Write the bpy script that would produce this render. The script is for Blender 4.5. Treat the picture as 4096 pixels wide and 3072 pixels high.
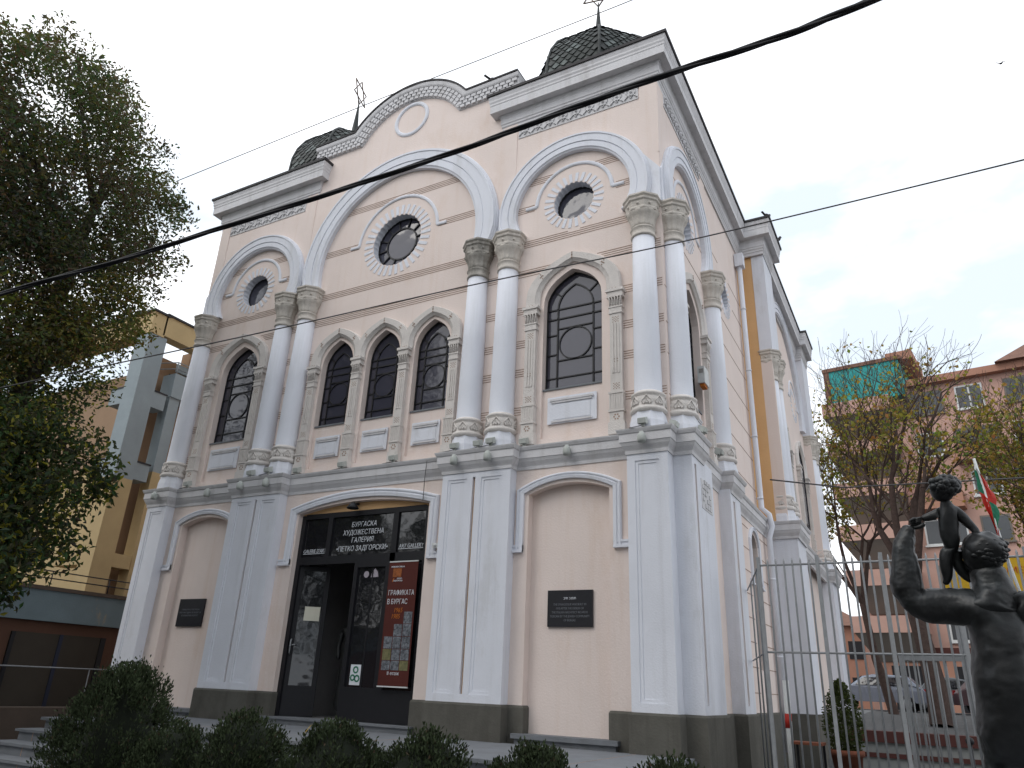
import bpy, bmesh, math, random
from mathutils import Vector, Matrix, geometry
PI = math.pi
R = math.radians
random.seed(7)
scene = bpy.context.scene
for o in list(bpy.data.objects): bpy.data.objects.remove(o)
col = scene.collection

# ------------------------------------------------------------ camera
cam_d = bpy.data.cameras.new('camera'); cam = bpy.data.objects.new('camera', cam_d); col.objects.link(cam)
rt = Vector((0.87910, 0.47485, 0.04125)); up = Vector((0.14826, -0.35468, 0.92316)); fw = Vector((-0.45299, 0.80543, 0.38220))
CAM = Vector((8.539, -10.065, 1.6))
M = Matrix((rt, up, -fw)).transposed().to_4x4(); M.translation = CAM
cam.matrix_world = M
cam_d.sensor_width = 36.0; cam_d.sensor_fit = 'HORIZONTAL'; cam_d.lens = 25.88
cam_d.clip_start = 0.05; cam_d.clip_end = 2000
scene.camera = cam

# ------------------------------------------------------------ sky, sun, exposure
world = bpy.data.worlds.new("World"); scene.world = world; world.use_nodes = True
wn = world.node_tree.nodes; wl = world.node_tree.links; wn.clear()
out = wn.new('ShaderNodeOutputWorld'); bg = wn.new('ShaderNodeBackground')
sky = wn.new('ShaderNodeTexSky'); sky.sky_type = 'NISHITA'; sky.sun_disc = False
SUN_EL, SUN_AZ = 48, 215
sky.sun_elevation = R(SUN_EL); sky.sun_rotation = R(SUN_AZ); sky.air_density = 1.0; sky.dust_density = 4.0
tc = wn.new('ShaderNodeTexCoord'); mp = wn.new('ShaderNodeMapping'); mp.inputs['Scale'].default_value = (1.3, 1.0, 3.0); mp.inputs['Location'].default_value = (2.7, 1.1, .4)
cl = wn.new('ShaderNodeTexNoise'); cl.inputs['Scale'].default_value = 1.7; cl.inputs['Detail'].default_value = 6; cl.inputs['Roughness'].default_value = .55
ramp = wn.new('ShaderNodeValToRGB')
ramp.color_ramp.elements[0].position = .39; ramp.color_ramp.elements[0].color = (7.0, 7.8, 8.7, 1)
ramp.color_ramp.elements[1].position = .58; ramp.color_ramp.elements[1].color = (12.4, 12.6, 13.0, 1)
mix = wn.new('ShaderNodeMixRGB'); mix.inputs['Fac'].default_value = .93
wl.new(tc.outputs['Generated'], mp.inputs['Vector']); wl.new(mp.outputs[0], cl.inputs['Vector']); wl.new(cl.outputs['Fac'], ramp.inputs[0])
wl.new(sky.outputs[0], mix.inputs[1]); wl.new(ramp.outputs[0], mix.inputs[2]); wl.new(mix.outputs[0], bg.inputs[0])
bg.inputs[1].default_value = 0.095
wl.new(bg.outputs[0], out.inputs[0])
sd = bpy.data.lights.new('sun', 'SUN'); sd.energy = 0.5; sd.angle = R(30); sd.color = (1, .96, .9)
sun = bpy.data.objects.new('sun', sd); col.objects.link(sun)
az = R(SUN_AZ)
sdir = Vector((math.sin(az) * math.cos(R(SUN_EL)), math.cos(az) * math.cos(R(SUN_EL)), math.sin(R(SUN_EL))))
sun.rotation_euler = (-sdir).to_track_quat('-Z', 'Y').to_euler()
vs = scene.view_settings; vs.view_transform = 'Standard'; vs.look = 'None'; vs.exposure = 0.5; vs.gamma = 1; vs.use_curve_mapping = False

# ------------------------------------------------------------ materials
def mat(name, c, rough=.85, var=.12, scale=3.0, bump=.0, bscale=60, metal=0, spec=.3, c2=None, dirt=None, dscale=1.2, dlo=.5, dhi=.75, tint=False, stretch=None, streak=0.):
    m = bpy.data.materials.new(name); m.use_nodes = True
    n = m.node_tree.nodes; l = m.node_tree.links; p = n['Principled BSDF']
    p.inputs['Roughness'].default_value = rough; p.inputs['Metallic'].default_value = metal
    p.inputs['Specular IOR Level'].default_value = spec
    t = n.new('ShaderNodeTexCoord'); v = t.outputs['Object']
    if stretch:
        mm = n.new('ShaderNodeMapping'); mm.inputs['Scale'].default_value = stretch; l.new(v, mm.inputs[0]); v2 = mm.outputs[0]
    else: v2 = v
    no = n.new('ShaderNodeTexNoise'); no.inputs['Scale'].default_value = scale; no.inputs['Detail'].default_value = 8; no.inputs['Roughness'].default_value = .65
    l.new(v2, no.inputs['Vector'])
    rp = n.new('ShaderNodeValToRGB'); rp.color_ramp.elements[0].position = .3; rp.color_ramp.elements[1].position = .7
    a = c2 if c2 else [x * (1 - var) for x in c]
    b = c if c2 else [min(1, x * (1 + var * .6)) for x in c]
    rp.color_ramp.elements[0].color = (*a, 1); rp.color_ramp.elements[1].color = (*b, 1)
    l.new(no.outputs['Fac'], rp.inputs[0]); cur = rp.outputs[0]
    if dirt:
        nd = n.new('ShaderNodeTexNoise'); nd.inputs['Scale'].default_value = dscale; nd.inputs['Detail'].default_value = 10; nd.inputs['Roughness'].default_value = .72
        md = n.new('ShaderNodeMapping'); md.inputs['Scale'].default_value = (1, 1, .45); md.inputs['Location'].default_value = (3.1, 7.7, 1.3)
        l.new(v, md.inputs[0]); l.new(md.outputs[0], nd.inputs['Vector'])
        mr = n.new('ShaderNodeMapRange'); mr.inputs['From Min'].default_value = dlo; mr.inputs['From Max'].default_value = dhi; mr.inputs['To Max'].default_value = .8
        l.new(nd.outputs['Fac'], mr.inputs[0])
        mx = n.new('ShaderNodeMixRGB'); l.new(mr.outputs[0], mx.inputs[0]); l.new(cur, mx.inputs[1]); mx.inputs[2].default_value = (*dirt, 1); cur = mx.outputs[0]
    if streak:
        ns = n.new('ShaderNodeTexNoise'); ns.inputs['Scale'].default_value = 1.0; ns.inputs['Detail'].default_value = 7; ns.inputs['Roughness'].default_value = .6
        ms = n.new('ShaderNodeMapping'); ms.inputs['Scale'].default_value = (6, 6, .42); l.new(v, ms.inputs[0]); l.new(ms.outputs[0], ns.inputs['Vector'])
        rs = n.new('ShaderNodeMapRange'); rs.inputs['From Min'].default_value = .52; rs.inputs['From Max'].default_value = .78; rs.inputs['To Max'].default_value = streak; l.new(ns.outputs['Fac'], rs.inputs[0])
        xs_ = n.new('ShaderNodeMixRGB'); l.new(rs.outputs[0], xs_.inputs[0]); l.new(cur, xs_.inputs[1]); xs_.inputs[2].default_value = (*(dirt or a), 1); cur = xs_.outputs[0]
    if tint:
        at = n.new('ShaderNodeVertexColor'); at.layer_name = 'tint'
        cur = at.outputs[0]
    l.new(cur, p.inputs['Base Color'])
    if bump:
        nb = n.new('ShaderNodeTexNoise'); nb.inputs['Scale'].default_value = bscale; nb.inputs['Detail'].default_value = 6
        l.new(v, nb.inputs['Vector']); bp = n.new('ShaderNodeBump'); bp.inputs['Strength'].default_value = bump; bp.inputs['Distance'].default_value = .01
        l.new(nb.outputs['Fac'], bp.inputs['Height']); l.new(bp.outputs[0], p.inputs['Normal'])
    return m
WHITE = mat('white_paint', (.72, .735, .79), .8, .05, 1.2, .35, 40, dirt=(.42, .41, .39), dscale=1.6, dlo=.57, dhi=.9, streak=.30)
PEACH = mat('peach_plaster', (.775, .668, .615), .9, .05, .9, .4, 35, dirt=(.62, .45, .33), dscale=.9, dlo=.54, dhi=.92, streak=.28)
DPEACH = mat('ochre_plaster', (.70, .44, .22), .9, .08, 1.1, .4, 35, dirt=(.45, .28, .16), dscale=1.0, dlo=.6, dhi=.95)
GROOVE = mat('groove_dirt', (.36, .25, .19), .95, .3, 6)
STONE = mat('aged_stone', (.60, .555, .50), .95, .14, 9, .8, 45, dirt=(.17, .155, .13), dscale=3.0, dlo=.54, dhi=.88)
STONED = mat('sooty_stone', (.46, .43, .39), .95, .2, 9, .8, 45, dirt=(.09, .09, .075), dscale=3.0, dlo=.42, dhi=.66)
STONEP = mat('pale_stone', (.66, .62, .585), .95, .08, 6, .8, 45, dirt=(.25, .22, .19), dscale=2.5, dlo=.55, dhi=.9)
CORN = mat('cornice_paint', (.64, .63, .64), .85, .08, 2, .4, 40, dirt=(.30, .28, .26), dscale=2.2, dlo=.56, dhi=.9, streak=.35)
PLINTH = mat('plinth_render', (.115, .11, .095), .95, .18, 2.5, .5, 30, dirt=(.06, .055, .047), dscale=1.3, dlo=.48, dhi=.8, streak=.6)
DARK = mat('dark_metal', (.011, .011, .014), .5, .2, 8, spec=.35)
ROOFM = mat('roof_edge_metal', (.035, .032, .035), .6, .3, 5)
DOME = mat('patina_scales', (.06, .065, .06), .6, .3, 14, c2=(.022, .024, .026), dirt=(.24, .27, .25), dscale=5.0, dlo=.55, dhi=.8, bump=.3, bscale=80)
DOMED = mat('patina_scales_dark', (.045, .055, .05), .6, .3, 14, c2=(.02, .022, .022), bump=.3, bscale=80)
DOMEL = mat('patina_scales_pale', (.15, .175, .165), .6, .3, 14, c2=(.07, .08, .08), bump=.3, bscale=80)
IRON = mat('star_iron', (.22, .17, .14), .6, .2, 10, metal=.3)
STEP = mat('step_stone', (.18, .19, .205), .85, .15, 3, .5, 50, dirt=(.16, .16, .16), dscale=3, dlo=.5, dhi=.8)
ASPH = mat('asphalt', (.06, .06, .062), .95, .2, 1.5, .6, 90)
SOIL = mat('soil', (.045, .04, .03), 1, .3, 6, .8, 30)
GREYG = mat('paving_grey', (.10, .10, .10), .95, .2, 2, .5, 40)
BRONZE = mat('statue_bronze', (.024, .025, .026), .40, .3, 5, .5, 12, metal=.4, spec=.6, dirt=(.045, .055, .055), dscale=3, dlo=.5, dhi=.8)
WIRE = mat('wire_grey', (.075, .07, .07), .6, .2, 8)
CABLE = mat('cable_rubber', (.012, .012, .016), .6, .2, 8)
FENCEM = mat('fence_paint', (.26, .27, .28), .6, .15, 10, spec=.5, dirt=(.12, .10, .09), dscale=6, dlo=.6, dhi=.85)
LAMPW = mat('lamp_housing', (.44, .46, .43), .6, .12, 8)
BLUEG = mat('blue_render', (.17, .22, .24), .9, .12, 1.5, .4, 30, dirt=(.35, .29, .20), dscale=.5, dlo=.6, dhi=.63)
BLUEP = mat('blue_beam_paint', (.29, .335, .355), .9, .1, 1.5, .3, 30)
YEL = mat('yellow_render', (.50, .375, .20), .9, .1, 1.0, .3, 30, dirt=(.40, .27, .15), dscale=.8, dlo=.55, dhi=.8)
BROWNR = mat('brown_render', (.33, .22, .14), .9, .12, 1.0, .3, 30)
RBROWN = mat('garage_brown', (.12, .062, .042), .9, .12, 1.5, .3, 30)
PINK = mat('pink_render', (.48, .30, .245), .9, .1, .5, .2, 20)
PINKD = mat('salmon_render', (.38, .20, .14), .9, .12, .5)
TILE = mat('roof_tile', (.20, .11, .08), .9, .25, 3)
TURQ = mat('turquoise_net', (.04, .31, .30), .8, .3, 4)
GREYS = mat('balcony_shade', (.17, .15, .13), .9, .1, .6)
GARD = mat('garage_door', (.055, .045, .035), .8, .1, 2)
NAVY = mat('navy_strip', (.03, .035, .06), .7, .1, 2)
PLAQ = mat('plaque_stone', (.014, .014, .018), .32, .2, 8, spec=.5)
PLTXT = mat('plaque_lettering', (.16, .17, .19), .6, .1, 8)
TXT = mat('white_lettering', (.72, .74, .78), .6, .03, 8)
RED = mat('banner_red', (.085, .017, .012), .7, .12, 3, .5, 14)
ORG = mat('orange_print', (.50, .15, .02), .7, .1, 5)
PAPER = mat('paper', (.62, .60, .50), .8, .05, 5)
YELS = mat('yellow_sign', (.55, .34, .02), .7, .06, 2)
REDT = mat('red_paint', (.45, .03, .02), .6, .1, 3)
GREENT = mat('green_cloth', (.02, .16, .09), .7, .1, 3)
WHT = mat('white_plastic', (.62, .63, .62), .6, .06, 6)
TERRA = mat('terracotta', (.20, .07, .04), .9, .2, 8)
CARS = mat('car_silver', (.22, .25, .31), .25, .03, 2, metal=.4, spec=.6)
CARG = mat('car_grey', (.12, .13, .14), .3, .03, 2, metal=.4, spec=.6)
CARD = mat('car_dark_red', (.045, .010, .014), .3, .03, 2, spec=.6)
TYRE = mat('tyre', (.02, .02, .02), .9, .1, 5)
LAMP = mat('tail_lamp', (.30, .01, .01), .3, .05, 5)
BARK = mat('bark', (.055, .045, .035), .95, .35, 14, 1.0, 40, stretch=(1, 1, .25))
BARKL = mat('bark_brown', (.075, .05, .042), .95, .35, 10)
LEAF = mat('leaves', (.05, .07, .03), .65, tint=True, spec=.25)
_n = LEAF.node_tree.nodes; _l = LEAF.node_tree.links; _o = _n['Material Output']; _p = _n['Principled BSDF']
_tr = _n.new('ShaderNodeBsdfTranslucent'); _mx = _n.new('ShaderNodeMixShader'); _mx.inputs[0].default_value = .35
_vc = _n.new('ShaderNodeVertexColor'); _vc.layer_name = 'tint'; _g = _n.new('ShaderNodeMixRGB'); _g.blend_type = 'MULTIPLY'; _g.inputs[0].default_value = 1; _g.inputs[2].default_value = (1.6, 1.7, .9, 1)
_l.new(_vc.outputs[0], _g.inputs[1]); _l.new(_g.outputs[0], _tr.inputs[0]); _l.new(_p.outputs[0], _mx.inputs[1]); _l.new(_tr.outputs[0], _mx.inputs[2]); _l.new(_mx.outputs[0], _o.inputs[0])
DGRN = mat('thuja_green', (.02, .03, .015), .8, tint=True, spec=.2)
BIRD = mat('bird_feathers', (.06, .055, .06), .8, .3, 20)
BROWNP = mat('brown_wall_render', (.10, .075, .06), .9, .15, 2)
GRASS = mat('grass_soil', (.075, .06, .035), 1, .4, 7, .8, 30)
REDCAP = mat('red_coping', (.085, .03, .025), .8, .15, 5)
OFFW = mat('off_white_wall', (.26, .27, .26), .85, .1, 3)
def glass_mat(name, c=(.02, .022, .026), rough=.04, spec=.8, bump=.04):
    m = bpy.data.materials.new(name); m.use_nodes = True; n = m.node_tree.nodes; l = m.node_tree.links; p = n['Principled BSDF']
    p.inputs['Base Color'].default_value = (*c, 1); p.inputs['Roughness'].default_value = rough; p.inputs['Specular IOR Level'].default_value = spec
    t = n.new('ShaderNodeTexCoord'); no = n.new('ShaderNodeTexNoise'); no.inputs['Scale'].default_value = 2.2
    b = n.new('ShaderNodeBump'); b.inputs['Strength'].default_value = bump; b.inputs['Distance'].default_value = .2
    l.new(t.outputs['Object'], no.inputs['Vector']); l.new(no.outputs['Fac'], b.inputs['Height']); l.new(b.outputs[0], p.inputs['Normal'])
    return m
GLASS = glass_mat('window_glass', (.05, .05, .07), .05, .7, .05)
GLASSD = glass_mat('door_glass', (.014, .014, .017), .05, .75)
CGLASS = glass_mat('car_glass', (.02, .02, .025))
BGLASS = glass_mat('house_glass', (.06, .065, .07), .15, .5, 0)
def picture_mat():
    m = mat('graphic_print', (.26, .28, .31), .7, .1, 26, c2=(.015, .015, .02)); return m
PICT = picture_mat(); PICT2 = mat('olive_print', (.24, .22, .10), .7, .1, 24, c2=(.10, .10, .05))

# ------------------------------------------------------------ mesh helpers
class MB:
    def __init__(s): s.v = []; s.f = []; s.m = []; s.sm = []
    def add(s, vs, fs, m=0, smooth=False):
        b = len(s.v); s.v += [tuple(v) for v in vs]
        for f in fs: s.f.append(tuple(i + b for i in f)); s.m.append(m); s.sm.append(smooth)
    def box(s, x0, x1, y0, y1, z0, z1, m=0, T=None):
        vs = [(x, y, z) for z in (z0, z1) for y in (y0, y1) for x in (x0, x1)]
        if T: vs = [T(*v) for v in vs]
        s.add(vs, [(0, 1, 3, 2), (4, 6, 7, 5), (0, 4, 5, 1), (1, 5, 7, 3), (3, 7, 6, 2), (2, 6, 4, 0)], m)
    def obox(s, c, a, b, cc, m=0):   # oriented box: centre + half vectors
        c, a, b, cc = map(Vector, (c, a, b, cc))
        vs = [c + i * a + j * b + k * cc for k in (-1, 1) for j in (-1, 1) for i in (-1, 1)]
        s.add(vs, [(0, 1, 3, 2), (4, 6, 7, 5), (0, 4, 5, 1), (1, 5, 7, 3), (3, 7, 6, 2), (2, 6, 4, 0)], m)
    def sheet(s, T, outer, holes, d, m=0):
        loops = [[Vector((p[0], p[1], 0)) for p in lp] for lp in [outer] + list(holes)]
        tris = geometry.tessellate_polygon(loops)
        pts = [p for lp in loops for p in lp]
        s.add([T(p.x, d, p.y) for p in pts], tris, m)
    def strip(s, T, path, d0, d1, m=0, closed=True, smooth=False):
        n = len(path); vs = [T(p[0], d, p[1]) for d in (d0, d1) for p in path]
        s.add(vs, [(i, (i + 1) % n, n + (i + 1) % n, n + i) for i in range(n if closed else n - 1)], m, smooth)
    def plate(s, T, outer, holes, d0, d1, m=0):
        s.sheet(T, outer, holes, d1, m); s.strip(T, outer, d0, d1, m)
        for h in holes: s.strip(T, h, d0, d1, m)
    def loft(s, rings, m=0, closed=False, caps=False, smooth=False, ringclosed=False):
        n = len(rings[0]); k = len(rings)
        vs = [p for r in rings for p in r]; fs = []
        for i in range(k if ringclosed else k - 1):
            a = i * n; b = ((i + 1) % k) * n
            for j in range(n if closed else n - 1): fs.append((a + j, a + (j + 1) % n, b + (j + 1) % n, b + j))
        if caps: fs.append(tuple(range(n))); fs.append(tuple(range((k - 1) * n, k * n)))
        s.add(vs, fs, m, smooth)
    def sweep(s, T, path, prof, m=0, closed=False, caps=True):
        # path (u,z) with mitred normals (left side = +), prof (r,d)
        N = norms(path, closed)
        rings = [[T(p[0] + nn[0] * r, d, p[1] + nn[1] * r) for r, d in prof] for p, nn in zip(path, N)]
        s.loft(rings, m, closed=False, caps=caps and not closed, ringclosed=closed)
    def psweep(s, path, prof, m=0, caps=True):  # plan path (x,y), prof (out,z); out = right-hand side of travel
        N = norms(path, False)
        rings = [[(p[0] - nn[0] * r, p[1] - nn[1] * r, z) for r, z in prof] for p, nn in zip(path, N)]
        s.loft(rings, m, caps=caps)
    def lathe(s, c, prof, n=24, m=0, fl=None, smooth=True, rot=0, caps=True):
        rings = []
        for r, z in prof:
            ring = []
            for i in range(n):
                a = 2 * PI * i / n + rot
                rr = r * (1 + (fl(a, z) if fl else 0)); ring.append((c[0] + rr * math.cos(a), c[1] + rr * math.sin(a), c[2] + z))
            rings.append(ring)
        s.loft(rings, m, closed=True, caps=caps, smooth=smooth)
    def tube(s, pts, rad, n=6, m=0, smooth=True, caps=True):
        pts = [Vector(p) for p in pts]
        if not isinstance(rad, (list, tuple)): rad = [rad] * len(pts)
        rings = []; pn = None
        for i, p in enumerate(pts):
            t = (pts[min(i + 1, len(pts) - 1)] - pts[max(i - 1, 0)]).normalized()
            if pn is None: pn = t.orthogonal().normalized()
            pn = (pn - t * pn.dot(t)); pn = pn.normalized() if pn.length > 1e-6 else t.orthogonal().normalized()
            bn = t.cross(pn)
            rings.append([p + (pn * math.cos(2 * PI * k / n) + bn * math.sin(2 * PI * k / n)) * rad[i] for k in range(n)])
        s.loft(rings, m, closed=True, caps=caps, smooth=smooth)
    def sphere(s, c, r, n=10, m=0, sc=(1, 1, 1)):
        rings = [[(c[0] + r * sc[0] * math.sin(PI * i / n) * math.cos(2 * PI * j / (2 * n)), c[1] + r * sc[1] * math.sin(PI * i / n) * math.sin(2 * PI * j / (2 * n)), c[2] + r * sc[2] * math.cos(PI * i / n)) for j in range(2 * n)] for i in range(n + 1)]
        s.loft(rings, m, closed=True, smooth=True)
    def build(s, name, mats, parent=None, origin=None, label=None, fix=True):
        if not isinstance(mats, (list, tuple)): mats = [mats]
        if origin is None: origin = Vector(root_loc(parent)) if parent else Vector((0, 0, 0))
        origin = Vector(origin)
        me = bpy.data.meshes.new(name); me.from_pydata([(v[0] - origin[0], v[1] - origin[1], v[2] - origin[2]) for v in s.v], [], s.f)
        for mm in mats: me.materials.append(mm)
        me.polygons.foreach_set('material_index', s.m); me.polygons.foreach_set('use_smooth', s.sm)
        if fix and len(s.f) < 60000:
            bm = bmesh.new(); bm.from_mesh(me); bmesh.ops.recalc_face_normals(bm, faces=bm.faces); bm.to_mesh(me); bm.free()
        me.update()
        o = bpy.data.objects.new(name, me); col.objects.link(o)
        if parent: o.parent = parent
        else: o.location = origin
        if label: o['label'] = label
        return o
def norms(path, closed):
    n = len(path); out_ = []
    for i in range(n):
        segs = []
        for a, b in ((i - 1, i), (i, i + 1)):
            if not closed and (a < 0 or b >= n): continue
            p, q = path[a % n], path[b % n]; dx, dy = q[0] - p[0], q[1] - p[1]; L = math.hypot(dx, dy)
            if L > 1e-9: segs.append((-dy / L, dx / L))
        if len(segs) == 1: out_.append(segs[0]); continue
        a, b = segs; mx, my = a[0] + b[0], a[1] + b[1]; L = math.hypot(mx, my)
        if L < 1e-6: out_.append(a); continue
        mx /= L; my /= L; k = 1 / max(.35, mx * a[0] + my * a[1]); out_.append((mx * k, my * k))
    return out_
def root_loc(o):
    while o.parent: o = o.parent
    return o.location
def tag(o, label, cat, group=None):
    o['label'] = label; o['category'] = cat
    if group: o['group'] = group
    return o
def thing(name, label, cat, loc, group=None):
    o = bpy.data.objects.new(name, None); o.empty_display_size = .2; col.objects.link(o); o.location = loc
    return tag(o, label, cat, group)
def single(mb, name, mats, label, cat, origin, group=None, **k):
    o = mb.build(name, mats, None, origin, **k); return tag(o, label, cat, group)
def structure(mb, name, mats, **k):
    o = mb.build(name, mats, **k); o['kind'] = 'structure'; return o
def copy_tree(o, parent=None, loc=None):
    c = o.copy(); col.objects.link(c)
    if parent is not None: c.parent = parent
    if loc is not None: c.location = loc
    for ch in o.children: copy_tree(ch, c)
    return c
FR = lambda u, d, z: (u, -d, z)                 # front wall frame
SR = lambda u, d, z: (5.583 + d, u, z)          # right side wall frame
SL = lambda u, d, z: (-5.583 - d, u, z)
def side_at(x): return lambda u, d, z: (x + d, u, z)
def text_obj(txt, name, size, T, u, d, z, mtl, parent=None, shear=0., thick=.003, align='CENTER', xs=1.0, font_bold=0.0):
    cu = bpy.data.curves.new(name, 'FONT'); cu.body = txt; cu.size = size; cu.shear = shear; cu.extrude = thick; cu.align_x = align; cu.resolution_u = 3
    cu.offset = -.010 * size if size > .05 else 0
    to = bpy.data.objects.new('tmp', cu); col.objects.link(to)
    dg = bpy.context.evaluated_depsgraph_get(); me = bpy.data.meshes.new_from_object(to.evaluated_get(dg))
    bpy.data.objects.remove(to); me.name = name
    org = Vector(root_loc(parent)) if parent else Vector((0, 0, 0))
    for v in me.vertices: v.co = Vector(T(u + v.co.x * xs, d + v.co.z, z + v.co.y)) - org
    me.materials.clear(); me.materials.append(mtl)
    o = bpy.data.objects.new(name, me); col.objects.link(o)
    if parent: o.parent = parent
    return o

# ============================================================ GROUND
def gh(x, y):
    def ss(a, b, t): t = max(0, min(1, (t - a) / (b - a))); return t * t * (3 - 2 * t)
    h = .0
    h += ss(2.5, 24, y) * 1.38 * ss(4, 6, x)
    h += ss(-2.5, 4, y) * .75 * (1 - ss(-6, -3.5, x)) + .0
    h += .35 * ss(-4.6, -1.0, y) * ss(5, 6.4, x) * (1 - ss(2, 10, y))
    return h
g = MB()
xs = [-400, -120, -60, -30, -20, -15] + [-12 + .75 * i for i in range(49)] + [28, 36, 50, 80, 150, 400]
ys = [-400, -120, -60, -30, -20, -14] + [-12 + .75 * i for i in range(60)] + [36, 45, 60, 90, 160, 400]
nx, ny = len(xs), len(ys)
g.add([(x, y, gh(x, y)) for y in ys for x in xs], [(j * nx + i, j * nx + i + 1, (j + 1) * nx + i + 1, (j + 1) * nx + i) for j in range(ny - 1) for i in range(nx - 1)], 0, True)
structure(g, 'ground', [GREYG])
g = MB()   # planting bed under the hedge
g.box(-3.5, 8.2, -6.6, -4.9, .0, .30); structure(g, 'planting_bed', [SOIL])
g = MB()   # road behind
g.add([(-40, 24.5, 1.40), (60, 24.5, 1.40), (60, 33, 1.40), (-40, 33, 1.40)], [(0, 1, 2, 3)]); structure(g, 'road', [ASPH])
# terrace and stair flight
g = MB(); g.box(-3.55, 5.75, -2.58, .2, .02, .87); g.box(-3.6, 5.78, -2.64, -.25, .87, .91)
g.box(5.06, 5.066, -2.6, -.3, .9, .912, 1); g.box(2.0, 2.006, -2.6, -.3, .9, .912, 1); g.box(-1.0, -.994, -2.6, -.3, .9, .912, 1)
structure(g, 'terrace', [STEP, GROOVE])
g = MB()
for i in range(5):
    z = .76 - .15 * i; y = -2.64 - .34 * (i + 1)
    g.box(-3.55, 4.8, y + .04, y + .42, z - .2, z - .035); g.box(-3.6, 4.84, y, y + .38, z - .035, z)
    for q in range(9): xx = -3.2 + q * .95 + (.4 if i % 2 else 0); g.box(xx, xx + .012, y + .036, y + .05, z - .15, z - .036, 1)
structure(g, 'stairs', [STEP, GROOVE])

# ============================================================ GALLERY BUILDING
B = thing('art_gallery_building', 'peach and white two storey gallery building with horseshoe arches, twin columns and scaly domes', 'building', (0, 0, .9))

# window outline: keel arch
KEEL = [(1, 0), (.995, .2), (.97, .36), (.88, .52), (.75, .655), (.6, .76), (.4, .86), (.2, .94), (0, 1)]
def keel(cx, hw, zs, za, zb=None):
    r = [(cx + x * hw, zs + t * (za - zs)) for x, t in KEEL]; l = [(2 * cx - x, z) for x, z in reversed(r[:-1])]
    pts = r + l
    if zb is not None: pts = [(cx + hw, zb)] + pts + [(cx - hw, zb)]
    return pts
def circ(cx, cz, r, n=40, a0=0): return [(cx + r * math.cos(2 * PI * i / n + a0), cz + r * math.sin(2 * PI * i / n + a0)) for i in range(n)]
def scallop(cx, cz, r, n=96, k=18, amp=.014):
    return [(cx + (r + amp * abs(math.sin(k * PI * i / n)) - amp * .5) * math.cos(2 * PI * i / n), cz + (r + amp * abs(math.sin(k * PI * i / n)) - amp * .5) * math.sin(2 * PI * i / n)) for i in range(n)]
# upper wall (front) with openings
OCF = [(0., 10.07, .60), (-3.985, 9.80, .385), (3.985, 9.80, .385)]
BIG = [(-3.98, .535, 7.62, 8.37), (3.98, .535, 7.62, 8.37)]
MID = [(-1.145, .395, 7.33, 7.985), (0., .395, 7.33, 7.985), (1.145, .395, 7.33, 7.985)]
ZS = 6.19
def upper_wall(name, T, u0, u1, z1, ocs, wins, parent, m=PEACH):
    w = MB()
    holes = [scallop(cx, cz, r, k=32 if r > .5 else 24) for cx, cz, r in ocs] + [keel(c, h, zs, za, 5.32) for c, h, zs, za in wins]
    w.sheet(T, [(u0, 5.1), (u1, 5.1), (u1, z1), (u0, z1)], holes, 0)
    for i, h in enumerate(holes): w.strip(T, h, 0, -.26, 2 if i < len(ocs) else 0)
    for c, h, zs, za in wins:     # infill below sill and sill
        w.box(c - h, c + h, -.05, -.24, 5.2, ZS - .02, 0, T=T)
    # grooves: groups of four thin lines
    gz = [5.79, 6.48, 7.02, 7.67, 8.42, 9.03, 9.80, 10.38, 10.10, 11.06]
    def blocked(u, z):
        for cx, cz, r in ocs:
            if math.hypot(u - cx, z - cz) < r + (.27 if z < cz - .05 else .42): return True
        for c, h, zs, za in wins:
            H = h + .36
            if z < zs: 
                if abs(u - c) < H: return True
            else:
                t = (z - zs) / (za + .31 - zs)
                if t < 1 and abs(u - c) < H * math.sqrt(max(0, 1 - t ** 2.2)): return True
        return False
    for z0 in gz:
        if z0 > z1 - 1: continue
        u_side = z0 in (9.80, 10.38); u_mid = z0 in (10.10, 11.06)
        for k in range(4):
            if u0 > -1 and k: break
            z = z0 + .042 * k; st = None; u = u0 + .02; stp = .04
            while u < u1:
                b = blocked(u, z) or (u_side and abs(u) < 2.3 and u0 < -1) or (u_mid and (abs(u) > 2.3 or u0 > -1))
                if not b and st is None: st = u
                if (b or u + stp >= u1) and st is not None:
                    if u - st > .05: w.box(st, u, -.001, .005, z, z + .011, 1, T=T)
                    st = None
                u += stp
    return w.build(name, [m, GROOVE, WHITE], parent)
upper_wall('upper_wall', FR, -5.583, 5.583, 12.7, OCF, BIG + MID, B)
SWIN = [(1.545, .535, 7.62, 8.37)]; SOC = [(1.545, 9.80, .385), (4.55, 9.80, .33)]
upper_wall('upper_wall', SR, 0., 6.7, 12.7, SOC, SWIN, B)
w = MB(); w.box(.006, 15, 0, -.25, .3, 12.7, 0, T=SL); w.build('side_wall', [PEACH], B)
w = MB(); w.box(-5.58, 5.9, 14.9, 15.1, .3, 12.7); w.build('rear_wall', [PEACH], B)

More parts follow.
